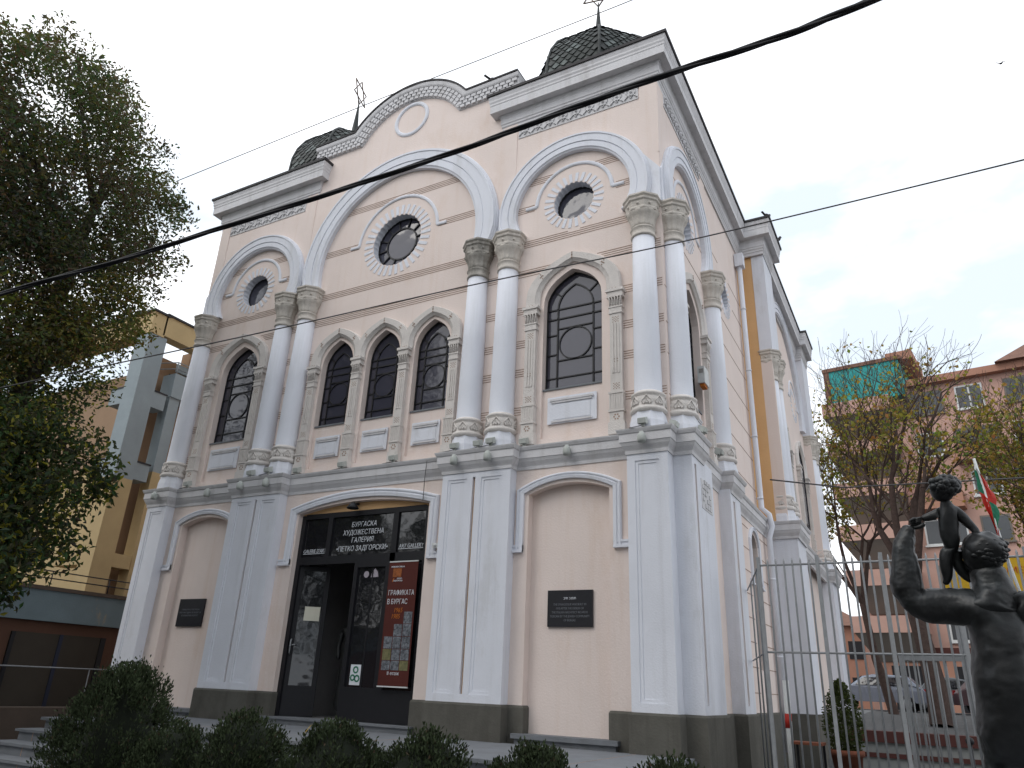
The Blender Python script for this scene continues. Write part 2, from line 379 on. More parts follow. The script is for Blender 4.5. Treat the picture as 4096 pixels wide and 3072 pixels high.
# big horseshoe arches
def arch_pts(cx, cz, R_, zb, bx, n=44):
    # from left base over the top to right base; bx = half offset at base
    a0 = math.asin((zb - cz) / R_); pts = []
    for i in range(n + 1):
        a = (PI - a0) + (a0 - (PI - a0)) * i / n
        x = R_ * math.cos(a); z = R_ * math.sin(a)
        if z < 0:
            k = (z / (zb - cz)) ** 1.5; full = math.sqrt(max(0, R_ ** 2 - (zb - cz) ** 2))
            x -= math.copysign((full - bx) * k, x)
        pts.append((cx + x, cz + z))
    return pts
def horseshoe(T, cx, cz, Ro, Ri, zb, bo, bi, parent, dd=0.):
    O = arch_pts(cx, cz, Ro, zb, bo); I = arch_pts(cx, cz, Ri, zb, bi)
    prof = [(1.0, -.02), (1.0, .07), (.975, .085), (.95, .085), (.94, .115), (.90, .115), (.89, .145), (.80, .145), (.79, .13), (.42, .13), (.405, .11), (.38, .11), (.37, .12), (.10, .12), (.06, .10), (.0, .09), (0, -.02)]
    a = MB()
    rings = [[T(i[0] + (o[0] - i[0]) * s, d + dd, i[1] + (o[1] - i[1]) * s) for s, d in prof] for o, i in zip(O, I)]
    a.loft(rings, 0, caps=True)
    a.build('horseshoe_arch', [WHITE], parent)
    return O
ARF = [(-3.965, 9.72, 1.49, 1.12, 1.415, .95), (0., 9.76, 2.455, 1.965, 2.31, 1.90), (3.965, 9.72, 1.49, 1.12, 1.415, .95)]
def spandrel(T, u0, u1, ars, z1, parent, d=.02):
    outl = [(u0, z1), (u0, 9.27)]
    for cx, cz, Ro, Ri, bo, bi in ars:
        outl += arch_pts(cx, cz, Ro - .03, 9.27, bo - .03)
    outl += [(u1, 9.27), (u1, z1)]
    s = MB(); s.plate(T, outl, [], -.01, d); return s.build('spandrel', [PEACH], parent)
for cx, cz, Ro, Ri, bo, bi in ARF: horseshoe(FR, cx, cz, Ro, Ri, 9.27, bo, bi, B)
spandrel(FR, -5.60, 5.60, ARF, 12.6, B)
ARS = [(1.545, 9.72, 1.49, 1.12, 1.415, .95)]
for cx, cz, Ro, Ri, bo, bi in ARS: horseshoe(SR, cx, cz, Ro, Ri, 9.27, bo, bi, B)
spandrel(SR, .0, 3.25, ARS, 12.6, B)
def springer(T, cx, u_out, sg, parent):
    P = [p for p in arch_pts(cx, 9.72, 1.46, 9.27, 1.385) if (p[0] - cx) * sg > 0 and p[1] < 10.5]
    P = P if sg > 0 else P[::-1]
    P.sort(key=lambda p: -p[1])
    outl = P + [(u_out, 9.27), (u_out, 9.95)]
    k = MB(); k.plate(T, outl, [], .0, .05); k.build('springer', [WHITE], parent)
springer(FR, 3.965, 5.604, 1, B); springer(FR, -3.965, -5.604, -1, B); springer(SR, 1.545, -.022, -1, B)
for sg in (-1, 1):
    L1 = sorted([p for p in arch_pts(0, 9.76, 2.43, 9.27, 2.28) if p[0] > 0 and p[1] < 10.1], key=lambda p: p[1])
    L2 = sorted([p for p in arch_pts(3.965, 9.72, 1.46, 9.27, 1.385) if p[0] < 3.9 and p[1] < 10.1], key=lambda p: -p[1])
    k = MB(); k.plate(FR, [(sg * a, b) for a, b in L1 + L2], [], 0, .04); k.build('springer', [WHITE], B)
# corner strips with raised edge beside the frieze
s = MB()
for a, b in ((-5.585, -5.28), (-2.77, -2.46), (2.46, 2.77), (5.28, 5.606)): s = MB(); s.loft([[FR(a, 0, 10.3), FR(b, 0, 10.3), FR(b, .0205, 10.3), FR(a, .0205, 10.3)], [FR(a, 0, 11.5), FR(b, 0, 11.5), FR(b, .036, 11.5), FR(a, .036, 11.5)], [FR(a, 0, 12.05), FR(b, 0, 12.05), FR(b, .036, 12.05), FR(a, .036, 12.05)]], 0, closed=True, caps=True); s.build('corner_strip', [PEACH], B)
s = MB(); s.loft([[SR(a, d, z) for a, d in ((-.034, 0), (.32, 0), (.32, dd), (-.034, dd))] for z, dd in ((10.3, .0205), (11.5, .036), (12.05, .036))], 0, closed=True, caps=True); s.build('corner_strip', [PEACH], B)
# ornament friezes (scrolling loops)
def frieze(T, u0, u1, parent, z=11.78):
    f = MB(); f.box(u0, u1, .015, .035, z - .17, z + .17, 0, T=T)
    n = int((u1 - u0) / .26)
    for i in range(n):
        c = u0 + (i + .5) * (u1 - u0) / n
        pts = [T(c + .085 * math.cos(a), .045, z + .03 + .085 * math.sin(a)) for a in [PI * 2 * k / 12 for k in range(13)]]
        f.tube(pts, .014, 4)
        f.tube([T(c - .12, .045, z - .13), T(c - .05, .045, z - .04), T(c, .045, z - .12), T(c + .05, .045, z - .04), T(c + .12, .045, z - .13)], .014, 4)
        f.sphere(T(c, .045, z + .03), .03, 4)
        f.sphere(T(c + .13, .045, z + .09), .025, 4)
    f.build('ornament_frieze', [CORN], parent)
frieze(FR, 2.80, 5.26, B); frieze(FR, -5.26, -2.80, B); frieze(SR, .34, 2.75, B)

# columns -------------------------------------------------
def make_column():
    c = MB()
    c.lathe((0, 0, 0), [(.235, 5.72), (.212, 5.78), (.208, 6.2), (.20, 7.2), (.182, 8.56)], 32)
    col_o = c.build('column', [WHITE], B, origin=(0, 0, 0))
    k = MB(); k.lathe((0, 0, 0), [(.285, 5.16), (.285, 5.30), (.262, 5.40), (.25, 5.46)], 8, smooth=False, rot=PI / 8)
    p = k.build('pedestal', [WHITE], col_o, origin=(0, 0, 0))
    k = MB(); k.lathe((0, 0, 0), [(.24, 5.44), (.272, 5.46), (.28, 5.49), (.265, 5.52), (.25, 5.53), (.258, 5.60), (.245, 5.68), (.238, 5.70), (.262, 5.72), (.262, 5.75), (.235, 5.77), (.21, 5.79)], 32)
    for i in range(8):
        a = 2 * PI * i / 8 + .2; ca, sa = math.cos(a), math.sin(a)
        def q(t, z): return ((.257) * math.cos(a + t), .257 * math.sin(a + t), z)
        k.tube([q(-.22, 5.55), q(-.30, 5.60), q(-.16, 5.63), q(0, 5.69), q(.16, 5.63), q(.30, 5.60), q(.22, 5.55)], .011, 4)
        k.tube([q(-.13, 5.545), q(-.06, 5.60), q(0, 5.635), q(.06, 5.60), q(.13, 5.545)], .010, 4)
        k.sphere(q(0, 5.565), .017, 4)
    k.build('column_base', [STONEP], col_o, origin=(0, 0, 0))
    k = MB()
    k.lathe((0, 0, 0), [(.18, 8.53), (.205, 8.545), (.21, 8.565), (.195, 8.585), (.192, 8.66), (.205, 8.68), (.215, 8.695), (.20, 8.715)], 32)
    k.lathe((0, 0, 0), [(.188, 8.71), (.192, 8.78), (.205, 8.86), (.235, 8.94), (.268, 8.985), (.262, 9.00)], 72, fl=lambda a, z: .085 * (abs(math.sin(7 * a)) - .5) * (1 if z < 8.97 else .5))
    k.lathe((0, 0, 0), [(.25, 8.985), (.285, 9.0), (.29, 9.03), (.275, 9.05), (.292, 9.15), (.315, 9.17), (.322, 9.20), (.305, 9.215), (.335, 9.245), (.335, 9.275), (.2, 9.28)], 8, smooth=False, rot=PI / 8)
    for i in range(8):
        a = 2 * PI * i / 8; k.sphere((.262 * math.cos(a), .262 * math.sin(a), 9.10), .026, 4)
    k.build('capital', [STONE], col_o, origin=(0, 0, 0))
    for i in range(10): pass
    return col_o
COLS = [(-5.291, -.078), (-2.746, -.078), (-2.104, -.078), (2.104, -.078), (2.746, -.078), (5.291, -.078), (5.661, .292), (5.661, 2.80)]
c0 = make_column(); o0 = Vector(B.location)
for i, (x, y) in enumerate(COLS):
    c = c0 if i == 0 else copy_tree(c0, B)
    c.location = (x, y, -o0.z); c.rotation_euler = (0, 0, .0)
    if i == 3:
        cp = [q for q in c.children if q.name.startswith('capital')][0]; cp.data = cp.data.copy(); cp.data.materials[0] = STONED; cp['label'] = 'soot-darkened capital'

# colonnettes, keel archivolts ------------------------------
def colonnette(T, u, parent, hw=.115, ztop=7.72):
    k = MB(); z0 = 5.28; cap = ztop
    def bx(h, d, a, b): k.box(u - h, u + h, -.01, d, a, b, 0, T=T)
    bx(hw * 1.18, .11, z0 - .06, z0 + .13); bx(hw * .98, .10, z0 + .13, z0 + .30); bx(hw * 1.12, .115, z0 + .30, z0 + .335)
    bx(hw * 1.02, .10, z0 + .335, z0 + .60)
    for i in range(6): q = u - hw * .9 + i * hw * .36; k.box(q - .008, q + .008, .1, .108, z0 + .345, z0 + .59, 0, T=T)
    bx(hw * 1.1, .112, z0 + .60, z0 + .63)
    bx(hw * .86, .085, z0 + .63, cap - .42)
    for i in (-1, 0, 1): k.box(u + i * hw * .42 - .012, u + i * hw * .42 + .012, .085, .097, z0 + .95, cap - .62, 0, T=T)
    bx(hw * 1.0, .10, cap - .44, cap - .41); bx(hw * .92, .095, cap - .41, cap - .33); bx(hw * 1.04, .105, cap - .335, cap - .31)
    for i in range(5):
        q = u - hw * .8 + i * hw * .4; k.tube([T(q, .09, cap - .31), T(q, .095, cap - .2), T(q + (q - u) * .15, .12, cap - .15)], .014, 4)
    bx(hw * .8, .085, cap - .32, cap - .14); bx(hw * 1.2, .125, cap - .15, cap - .12); bx(hw * 1.1, .12, cap - .12, cap - .05); bx(hw * 1.32, .14, cap - .05, cap)
    # pierced diaper dots
    def dots(zc, rows):
        for r in range(rows):
            for cc in range(3 if r % 2 == 0 else 2):
                q = u + (cc - (1 if r % 2 == 0 else .5)) * .045; k.box(q - .009, q + .009, .08, .1005 if zc < z0 + .4 else .0875, zc + r * .022, zc + r * .022 + .012, 1, T=T)
    dots(cap - .60, 5); dots(z0 + .68, 5); dots((z0 + cap) / 2 - .1, 5)
    for i in range(6):
        a = PI / 3 * i; q = (u + .04 * math.cos(a), z0 + .215 + .04 * math.sin(a)); k.box(q[0] - .012, q[0] + .012, .09, .1025, q[1] - .012, q[1] + .012, 1, T=T)
    k.build('colonnette', [STONEP, GROOVE], parent)
def archivolt(T, cx, hi, ho, zs, zi, zo, parent, e=0.):
    I = keel(cx, hi, zs, zi); O = keel(cx, ho, zs, zo)
    prof = [(1, -.01), (1, .05 + e), (.9, .085 + e), (.18, .085 + e), (.1, .07 + e), (.0, .055 + e), (-.16, .035 + e), (-.16, -.01)]
    k = MB(); rings = [[T(i[0] + (o[0] - i[0]) * s, d, i[1] + (o[1] - i[1]) * s) for s, d in prof] for o, i in zip(O, I)]
    k.loft(rings, 0, caps=True)
    n = len(I)
    for f in (0.02, .25, .5, .75, .98):
        i = min(n - 1, int(f * (n - 1) + .5))
        for a in range(3):
            for b in range(3):
                if (a + b) % 2: continue
                q = (I[i][0] * (.65 - a * .12) + O[i][0] * (.35 + a * .12), I[i][1] * (.65 - a * .12) + O[i][1] * (.35 + a * .12) + (b - 1) * .03)
                k.box(q[0] - .009, q[0] + .009, .08, .0925, q[1] - .009, q[1] + .009, 1, T=T)
    k.build('archivolt', [STONEP, GROOVE], parent)
for sx in (-1, 1):
    for q in (3.245, 4.785): colonnette(FR, sx * q, B)
    archivolt(FR, sx * 4.0, .655, .885, 7.72, 8.52, 8.68, B)
for q in (-1.70, -.565, .565, 1.70): colonnette(FR, q, B, .10, 7.45)
for q in (-1.145, 0, 1.145): archivolt(FR, q, .465, .665 if abs(q) > 1 else .655, 7.45, 8.08, 8.235, B, .004 if q == 0 else 0)
for q in (.80, 2.29): colonnette(SR, q, B)
archivolt(SR, 1.545, .655, .885, 7.72, 8.52, 8.68, B)
# sill panels under windows
def panel(T, c, hw, z0, z1, parent, d=-.04):
    k = MB(); k.box(c - hw, c + hw, d, d + .02, z0, z1, 0, T=T)
    k.box(c - hw * .88, c + hw * .88, d + .02, d + .05, z1 - .075, z1 - .04, 1, T=T); k.box(c - hw * .82, c + hw * .82, d + .02, d + .04, z1 - .11, z1 - .075, 1, T=T)
    k.box(c - hw * .82, c + hw * .82, d + .02, d + .04, z0 + .02, z0 + .05, 1, T=T)
    k.box(c - hw * .75, c + hw * .75, d + .02, d + .028, z0 + .07, z1 - .13, 0, T=T)
    k.build('sill_panel', [WHITE, CORN], parent)
for sx in (-1, 1): panel(FR, sx * 3.98, .43, 5.56, 6.02, B)
for q in (-1.145, 0, 1.145): panel(FR, q, .30, 5.52, 5.94, B)
panel(SR, 1.545, .43, 5.56, 6.02, B)
# keel windows: frame (bars) + pane
def window(T, c, hw, zs, za, parent, fine=True):
    sl = MB(); sl.box(c - hw - .01, c + hw + .01, -.12, -.03, ZS - .03, ZS + .0, 0, T=T)
    d = -.15; hw -= .012; za -= .012
    fr = MB(); outl = keel(c, hw, zs, za, ZS)
    def bar(p, r=.014, closed=False): fr.sweep(T, p, [(-r, d - .005), (-r, d + .02), (r, d + .02), (r, d - .005)], 0, closed=closed)
    bar(outl, .018, True)
    H = za - ZS; ih = hw * .625
    bar([(c - ih, ZS)] + [(c - ih, zs - .1)] + list(reversed(keel(c, ih, zs - .02, za - .22))) + [(c + ih, zs - .1), (c + ih, ZS)][0:] , .013)
    hz = [.10, .245, .30, .52, .61, .695] ; 
    for i, t in enumerate(hz):
        z = ZS + H * t
        if i in (0,): bar([(c - hw, z), (c + hw, z)], .011)
        elif i == 1: bar([(c - ih, z), (c + ih, z)], .011)
        elif i == 2: bar([(c - hw, z), (c - ih, z)], .011); bar([(c + ih, z), (c + hw, z)], .011)
        elif i == 3: bar([(c - ih, z), (c + ih, z)], .011)
        else: bar([(c - hw, z), (c + hw, z)], .012)
    for t in (.47,): z = ZS + H * t; bar([(c - hw, z), (c - ih, z)], .011); bar([(c + ih, z), (c + hw, z)], .011)
    for sg in (-1, 1): bar([(c + sg * ih * .78, za - .42), (c + sg * hw * .80, za - .28)], .011)
    zc = ZS + H * .38; bar(circ(c, zc, min(ih * .97, H * .135), 28), .010, True)
    f = fr.build('window', [DARK], parent)
    p = MB(); p.sheet(T, outl, [], d); p.build('pane', [GLASS], f)
    sl.build('sill', [STEP], f)
for c, h, zs, za in BIG + MID: window(FR, c, h, zs, za, B)
for c, h, zs, za in SWIN: window(SR, c, h, zs, za, B)
# oculi: rays, hood, pane
def oculus(T, cx, cz, r, parent, bars=False, hood=True, nr=30):
    k = MB(); R1 = r + (.24 if r > .5 else .20)
    for i in range(nr):
        a = 2 * PI * i / nr; w_ = PI / nr * .62
        pts = [(cx + rr * math.cos(b), cz + rr * math.sin(b)) for rr, b in ((r + .015, a - w_ * .9), (R1, a - w_ * .7), (R1, a + w_ * .7), (r + .015, a + w_ * .9))]
        k.plate(T, pts, [], -.002, .009)
    if hood:
        hr = r + (.40 if r > .5 else .36); a0 = R(3)
        pts = [(cx + hr * math.cos(a0 + (PI - 2 * a0) * i / 24), cz + .05 + hr * math.sin(a0 + (PI - 2 * a0) * i / 24)) for i in range(25)]
        pts = [(pts[0][0] + .22, pts[0][1] - .02), (pts[0][0] + .02, pts[0][1] - .02)] + pts + [(pts[-1][0] - .02, pts[-1][1] - .02), (pts[-1][0] - .22, pts[-1][1] - .02)]
        k.sweep(T, pts, [(.035, 0), (.035, .016), (.015, .028), (-.015, .028), (-.035, .012), (-.035, 0)])
    k.build('oculus_surround', [WHITE], parent)
    f = MB(); f.sweep(T, circ(cx, cz, r - .01, 40), [(-.012, -.2), (-.012, -.165), (.02, -.165), (.02, -.2)], closed=True)
    if bars:
        f.sweep(T, circ(cx, cz, r * .62, 36), [(-.016, -.19), (-.016, -.16), (.016, -.16), (.016, -.19)], closed=True)
        for i in range(12):
            a = 2 * PI * i / 12 + .2; f.sweep(T, [(cx + r * .62 * math.cos(a), cz + r * .62 * math.sin(a)), (cx + r * math.cos(a), cz + r * math.sin(a))], [(-.012, -.19), (-.012, -.15), (.012, -.15), (.012, -.19)])
    ff = f.build('oculus_window', [DARK], parent)
    p = MB(); p.sheet(T, circ(cx, cz, r + .03, 40), [], -.18); p.build('pane', [GLASS], ff)
for i, (cx, cz, r) in enumerate(OCF): oculus(FR, cx, cz, r, B, bars=(i == 0), nr=34 if i == 0 else 26)
for i, (cx, cz, r) in enumerate(SOC): oculus(SR, cx, cz, r, B, nr=24, hood=(i == 0))

# lower storey ------------------------------------------------
def segarch(c, hw, zb, zs, za, n=14):
    s = za - zs; Rr = (hw * hw + s * s) / (2 * s); cz = za - Rr; a0 = math.asin(hw / Rr)
    return [(c + hw, zb)] + [(c + Rr * math.sin(a0 - 2 * a0 * i / n), cz + Rr * math.cos(a0 - 2 * a0 * i / n)) for i in range(n + 1)] + [(c - hw, zb)]
w = MB()
hl = [segarch(-3.99, .665, 1.03, 4.40, 4.54), segarch(0, 1.45, .92, 4.42, 4.57), segarch(3.99, .665, 1.03, 4.40, 4.54)]
w.sheet(FR, [(-5.60, .3), (5.60, .3), (5.60, 5.1), (-5.60, 5.1)], hl, .10)
for i, h in enumerate(hl): w.strip(FR, h, .10, -.06 if i != 1 else -.15)
for c in (-3.99, 3.99): w.sheet(FR, segarch(c, .70, .95, 4.42, 4.58), [], -.055)
w.build('lower_wall', [PEACH], B)
w = MB(); lw = segarch(5.0, .33, 2.1, 4.40, 4.62)
w.sheet(SR, [(-.02, .3), (6.7, .3), (6.7, 5.1), (-.02, 5.1)], [lw], .10); w.strip(SR, lw, .10, -.15)
for z in [1.7 + .42 * i for i in range(8)]: w.box(3.1, 4.55, .099, .104, z, z + .015, 1, T=SR); w.box(5.45, 6.6, .099, .104, z, z + .015, 1, T=SR)
w.build('lower_wall', [PEACH, GROOVE], B)
def surround(T, c, hi, ho, zf, zs, za, zo, parent, d=.10):
    I = segarch(c, hi, zf, zs, za); O = segarch(c, ho, zf, zs + (zo - za) * .7, zo)
    prof = [(1, d - .01), (1, d + .03), (.85, d + .05), (.7, d + .05), (.62, d + .035), (.5, d + .035), (.42, d + .05), (0, d + .04), (0, d - .01)]
    k = MB(); rings = [[T(i[0] + (o[0] - i[0]) * s, dd, i[1] + (o[1] - i[1]) * s) for s, dd in prof] for o, i in zip(O, I)]
    k.loft(rings, 0, caps=True)
    for sg in (-1, 1):
        a, b = sorted((c + sg * (hi - .0), c + sg * (ho + .12)))
        for j, (z0, z1, dd) in enumerate(((zf - .01, zf + .025, .055), (zf + .025, zf + .07, .03), (zf + .07, zf + .10, .045))): k.box(a, b, d - .01, d + dd, z0, z1, 0, T=T)
    k.build('arch_surround', [WHITE], parent)
surround(FR, -3.99, .735, .86, 3.52, 4.41, 4.60, 4.70, B); surround(FR, 3.99, .735, .86, 3.52, 4.41, 4.60, 4.70, B)
surround(FR, 0, 1.50, 1.66, 3.50, 4.43, 4.63, 4.77, B)
surround(SR, 5.0, .37, .47, 3.6, 4.42, 4.68, 4.76, B)
# pilasters with sunk panels
def pil(T, u0, u1, d, pans, slot, parent, zb=1.37, zt=4.86, d0=-.12):
    k = MB()
    holes = [[(a, b0), (b, b0), (b, b1), (a, b1)] for a, b, b0, b1 in pans] + ([[(slot[0], slot[2]), (slot[1], slot[2]), (slot[1], slot[3]), (slot[0], slot[3])]] if slot else [])
    outer = [(u0, zb), (u1, zb), (u1, zt), (u0, zt)]
    k.sheet(T, outer, holes, d); k.strip(T, outer, d0, d)
    for a, b, b0, b1 in pans:
        h = [(a, b0), (b, b0), (b, b1), (a, b1)]; k.strip(T, h, d, d - .012); k.sheet(T, h, [[(a + .045, b0 + .045), (b - .045, b0 + .045), (b - .045, b1 - .045), (a + .045, b1 - .045)]], d - .012)
        h2 = [(a + .045, b0 + .045), (b - .045, b0 + .045), (b - .045, b1 - .045), (a + .045, b1 - .045)]; k.strip(T, h2, d - .012, d - .022); k.sheet(T, h2, [], d - .022)
    if slot:
        h = [(slot[0], slot[2]), (slot[1], slot[2]), (slot[1], slot[3]), (slot[0], slot[3])]; k.strip(T, h, d, d - .06); k.sheet(T, h, [], d - .06, 1)
    return k.build('pilaster', [WHITE, DPEACH], parent)
for sg in (-1, 1):
    def mm(a, b): return (a, b) if sg > 0 else (-b, -a)
    pa = [(*mm(1.93, 2.29), 1.50, 4.70), (*mm(2.56, 2.93), 1.50, 4.70)]
    sl = (*mm(2.40, 2.45), 1.50, 4.72)
    pil(FR, *mm(1.822, 3.091), .30, pa, sl, B)
    pil(FR, *mm(5.009, 5.611), .30, [(*mm(5.13, 5.49), 1.50, 4.70)], None, B)
pil(SR, -.028, 1.10, .30, [], (.10, .19, 1.50, 4.70), B)
pil(SR, 2.30, 3.05, .30, [], (2.50, 2.62, 1.50, 4.70), B)
pil(SL, -.028, .60, .30, [], None, B)
k = MB(); k.box(.40, .98, .295, .306, 4.12, 4.56, 0, T=SR)   # decorative stencil at the top of the side pilaster
for i in range(5):
    for j in range(4):
        if (i * 3 + j * 5) % 4: k.box(.45 + j * .12, .53 + j * .12, .30, .318, 4.15 + i * .09, 4.21 + i * .09, 0, T=SR)
k.build('plaster_ornament', [CORN], B)
# plinth
PL = [(.0, .2), (.03, .2), (.03, 1.36), (.015, 1.385), (0, 1.39)]
k = MB()
def pseg(path): k.psweep(path, PL)
pseg([(-5.68, 15), (-5.68, .6), (-5.88, .6), (-5.88, -.028), (-5.611, -.028), (-5.611, -.3), (-5.009, -.3), (-5.009, -.1), (-4.66, -.1), (-4.66, .05)])
pseg([(-3.33, .05), (-3.33, -.1), (-3.091, -.1), (-3.091, -.3), (-1.822, -.3), (-1.822, -.1), (-1.455, -.1), (-1.455, .15)])
pseg([(1.455, .15), (1.455, -.1), (1.822, -.1), (1.822, -.3), (3.091, -.3), (3.091, -.1), (3.33, -.1), (3.33, .05)])
pseg([(4.66, .05), (4.66, -.1), (5.009, -.1), (5.009, -.3), (5.611, -.3), (5.611, -.028), (5.883, -.028), (5.883, 1.1), (5.683, 1.1), (5.683, 2.3), (5.883, 2.3), (5.883, 3.05), (5.683, 3.05), (5.683, 6.6), (6.25, 6.6), (6.25, 7.65), (5.95, 7.65), (5.95, 13.45), (6.15, 13.45), (6.15, 14.6)])
k.build('plinth', [PLINTH], B)
# string cornice
SC = [(-.05, 4.80), (.015, 4.80), (.02, 4.85), (.03, 4.87), (.06, 4.92), (.075, 4.96), (.075, 4.965), (.085, 4.97), (.085, 5.09), (.10, 5.10), (.12, 5.14), (.125, 5.16), (.0, 5.185), (-.42, 5.24)]
strpath = [(-5.68, 15), (-5.68, .6), (-5.88, .6), (-5.88, -.028), (-5.611, -.028), (-5.611, -.3), (-5.009, -.3), (-5.009, -.1), (-3.091, -.1), (-3.091, -.3), (-1.822, -.3), (-1.822, -.1), (1.822, -.1), (1.822, -.3), (3.091, -.3), (3.091, -.1), (5.009, -.1), (5.009, -.3), (5.611, -.3), (5.611, -.028), (5.883, -.028), (5.883, .6), (5.683, .6), (5.683, 2.35), (5.883, 2.35), (5.883, 3.05), (5.683, 3.05), (5.683, 6.55), (6.32, 6.55), (6.32, 7.72), (6.05, 7.72), (6.05, 13.4), (6.25, 13.4), (6.25, 14.7)]
k = MB(); k.psweep(strpath, [p for p in SC if p[0] > -.1] + [(-.2, 5.20)]); 
k.build('string_cornice', [CORN], B)
# niche sills and door step
k = MB()
for c in (-3.99, 3.99): k = MB(); k.box(c - .76, c + .80, -.24, .05, .975, 1.035); k.box(c - .72, c + .76, -.20, .05, .90, .975); k.build('niche_sill', [STEP], B)
k = MB(); k.box(-1.55, 1.53, -.22, .2, .985, 1.015); k.box(-1.52, 1.50, -.19, .2, .90, .985); k.build('door_step', [STEP], B)

# main cornice --------------------------------------------------
MC = [(-.03, 11.86), (.02, 11.86), (.02, 11.93), (.035, 11.95), (.035, 12.0), (.055, 12.02), (.055, 12.06), (.07, 12.08), (.07, 12.20), (.085, 12.25), (.10, 12.29), (.235, 12.29), (.235, 12.46), (.245, 12.48), (.245, 12.52), (.26, 12.56), (.26, 12.60), (.275, 12.65), (.275, 12.69), (.0, 12.70)]
RE = [(-.05, 12.695), (.305, 12.69), (.31, 12.745), (-.05, 12.77)]
pr = [(2.46, .35), (2.46, -.0), (5.60, -.0), (5.60, 6.52), (6.19, 6.52), (6.19, 7.60), (5.88, 7.60), (5.88, 13.4), (6.05, 13.4), (6.05, 14.6)]
k = MB(); k.psweep(pr, [(a - .0, b) for a, b in MC]); k.psweep([(-5.60, 15), (-5.60, 0), (-2.46, 0), (-2.46, .35)], MC); k.build('main_cornice', [CORN], B)
k = MB(); k.psweep(pr, RE); k.psweep([(-5.60, 15), (-5.60, 0), (-2.46, 0), (-2.46, .35)], RE)
k.box(-5.60, 5.60, .35, 15, 12.62, 12.72); k.box(5.5, 6.19, 6.55, 7.6, 12.62, 12.72); k.box(5.5, 5.88, 7.5, 14.6, 12.62, 12.72)
k.build('roof', [ROOFM], B)
# centre gable parapet
GX, GZ, GT = 1.50, 13.32, 14.09
Rg = (GX ** 2 + (GT - GZ) ** 2) / (2 * (GT - GZ)); gcz = GT - Rg; ga = math.asin(GX / Rg)
top = [(2.76, GZ), (GX + .03, GZ)] + [(Rg * math.sin(ga - 2 * ga * i / 32), gcz + Rg * math.cos(ga - 2 * ga * i / 32)) for i in range(33)] + [(-GX - .03, GZ), (-2.68, GZ)]
low = [(2.5, 11.9)] + [(x, z) for x, z in [(2.48, GZ - .05)] + [(x, z - .02) for x, z in top[1:-1]] + [(-2.5, GZ - .05)]] + [(-2.5, 11.9)]
low = [(x, max(z, 12.58)) for x, z in low]
k = MB(); k.plate(FR, low, [], -.3, .012); k.build('gable_wall', [PEACH], B)
k = MB()
k.sweep(FR, top, [(.0, -.32), (.0, .12), (.03, .13), (.09, .12), (.12, .105), (.13, .07), (.38, .045), (.40, .0), (.40, -.3)], caps=True)
# staggered blocks: three rows
def along(path, off):
    N = norms(path, False); P = [Vector((p[0] + n[0] * off, p[1] + n[1] * off)) for p, n in zip(path, N)]
    return P
for row, off in enumerate((.175, .255, .335)):
    P = along(top, off); P = [p for p in P]; L = [0]
    for a, b in zip(P, P[1:]): L.append(L[-1] + (b - a).length)
    s_ = .04 + (.07 if row % 2 else 0)
    while s_ < L[-1] - .12:
        i = max(j for j in range(len(L)) if L[j] <= s_); 
        if i < len(P) - 1:
            t = (P[i + 1] - P[i]).normalized(); c = P[i] + t * (s_ - L[i] + .05); nn = Vector((-t.y, t.x))
            k.obox(FR(c.x, .055 - .01 * row, c.y), (t.x * .052, 0, t.y * .052), (nn.x * .036, 0, nn.y * .036), (0, .05, 0))
        s_ += .14
k.build('gable_cornice', [CORN], B)
k = MB(); k.sweep(FR, top, [(.004, -.34), (.004, .145), (-.03, .15), (-.035, -.34)], caps=True); k.build('gable_flashing', [ROOFM], B)
k = MB(); k.sweep(FR, circ(0.03, 13.21, .415, 48), [(-.045, -.01), (-.045, .03), (-.02, .045), (.02, .045), (.045, .025), (.045, -.01)], closed=True); k.build('medallion', [WHITE], B)
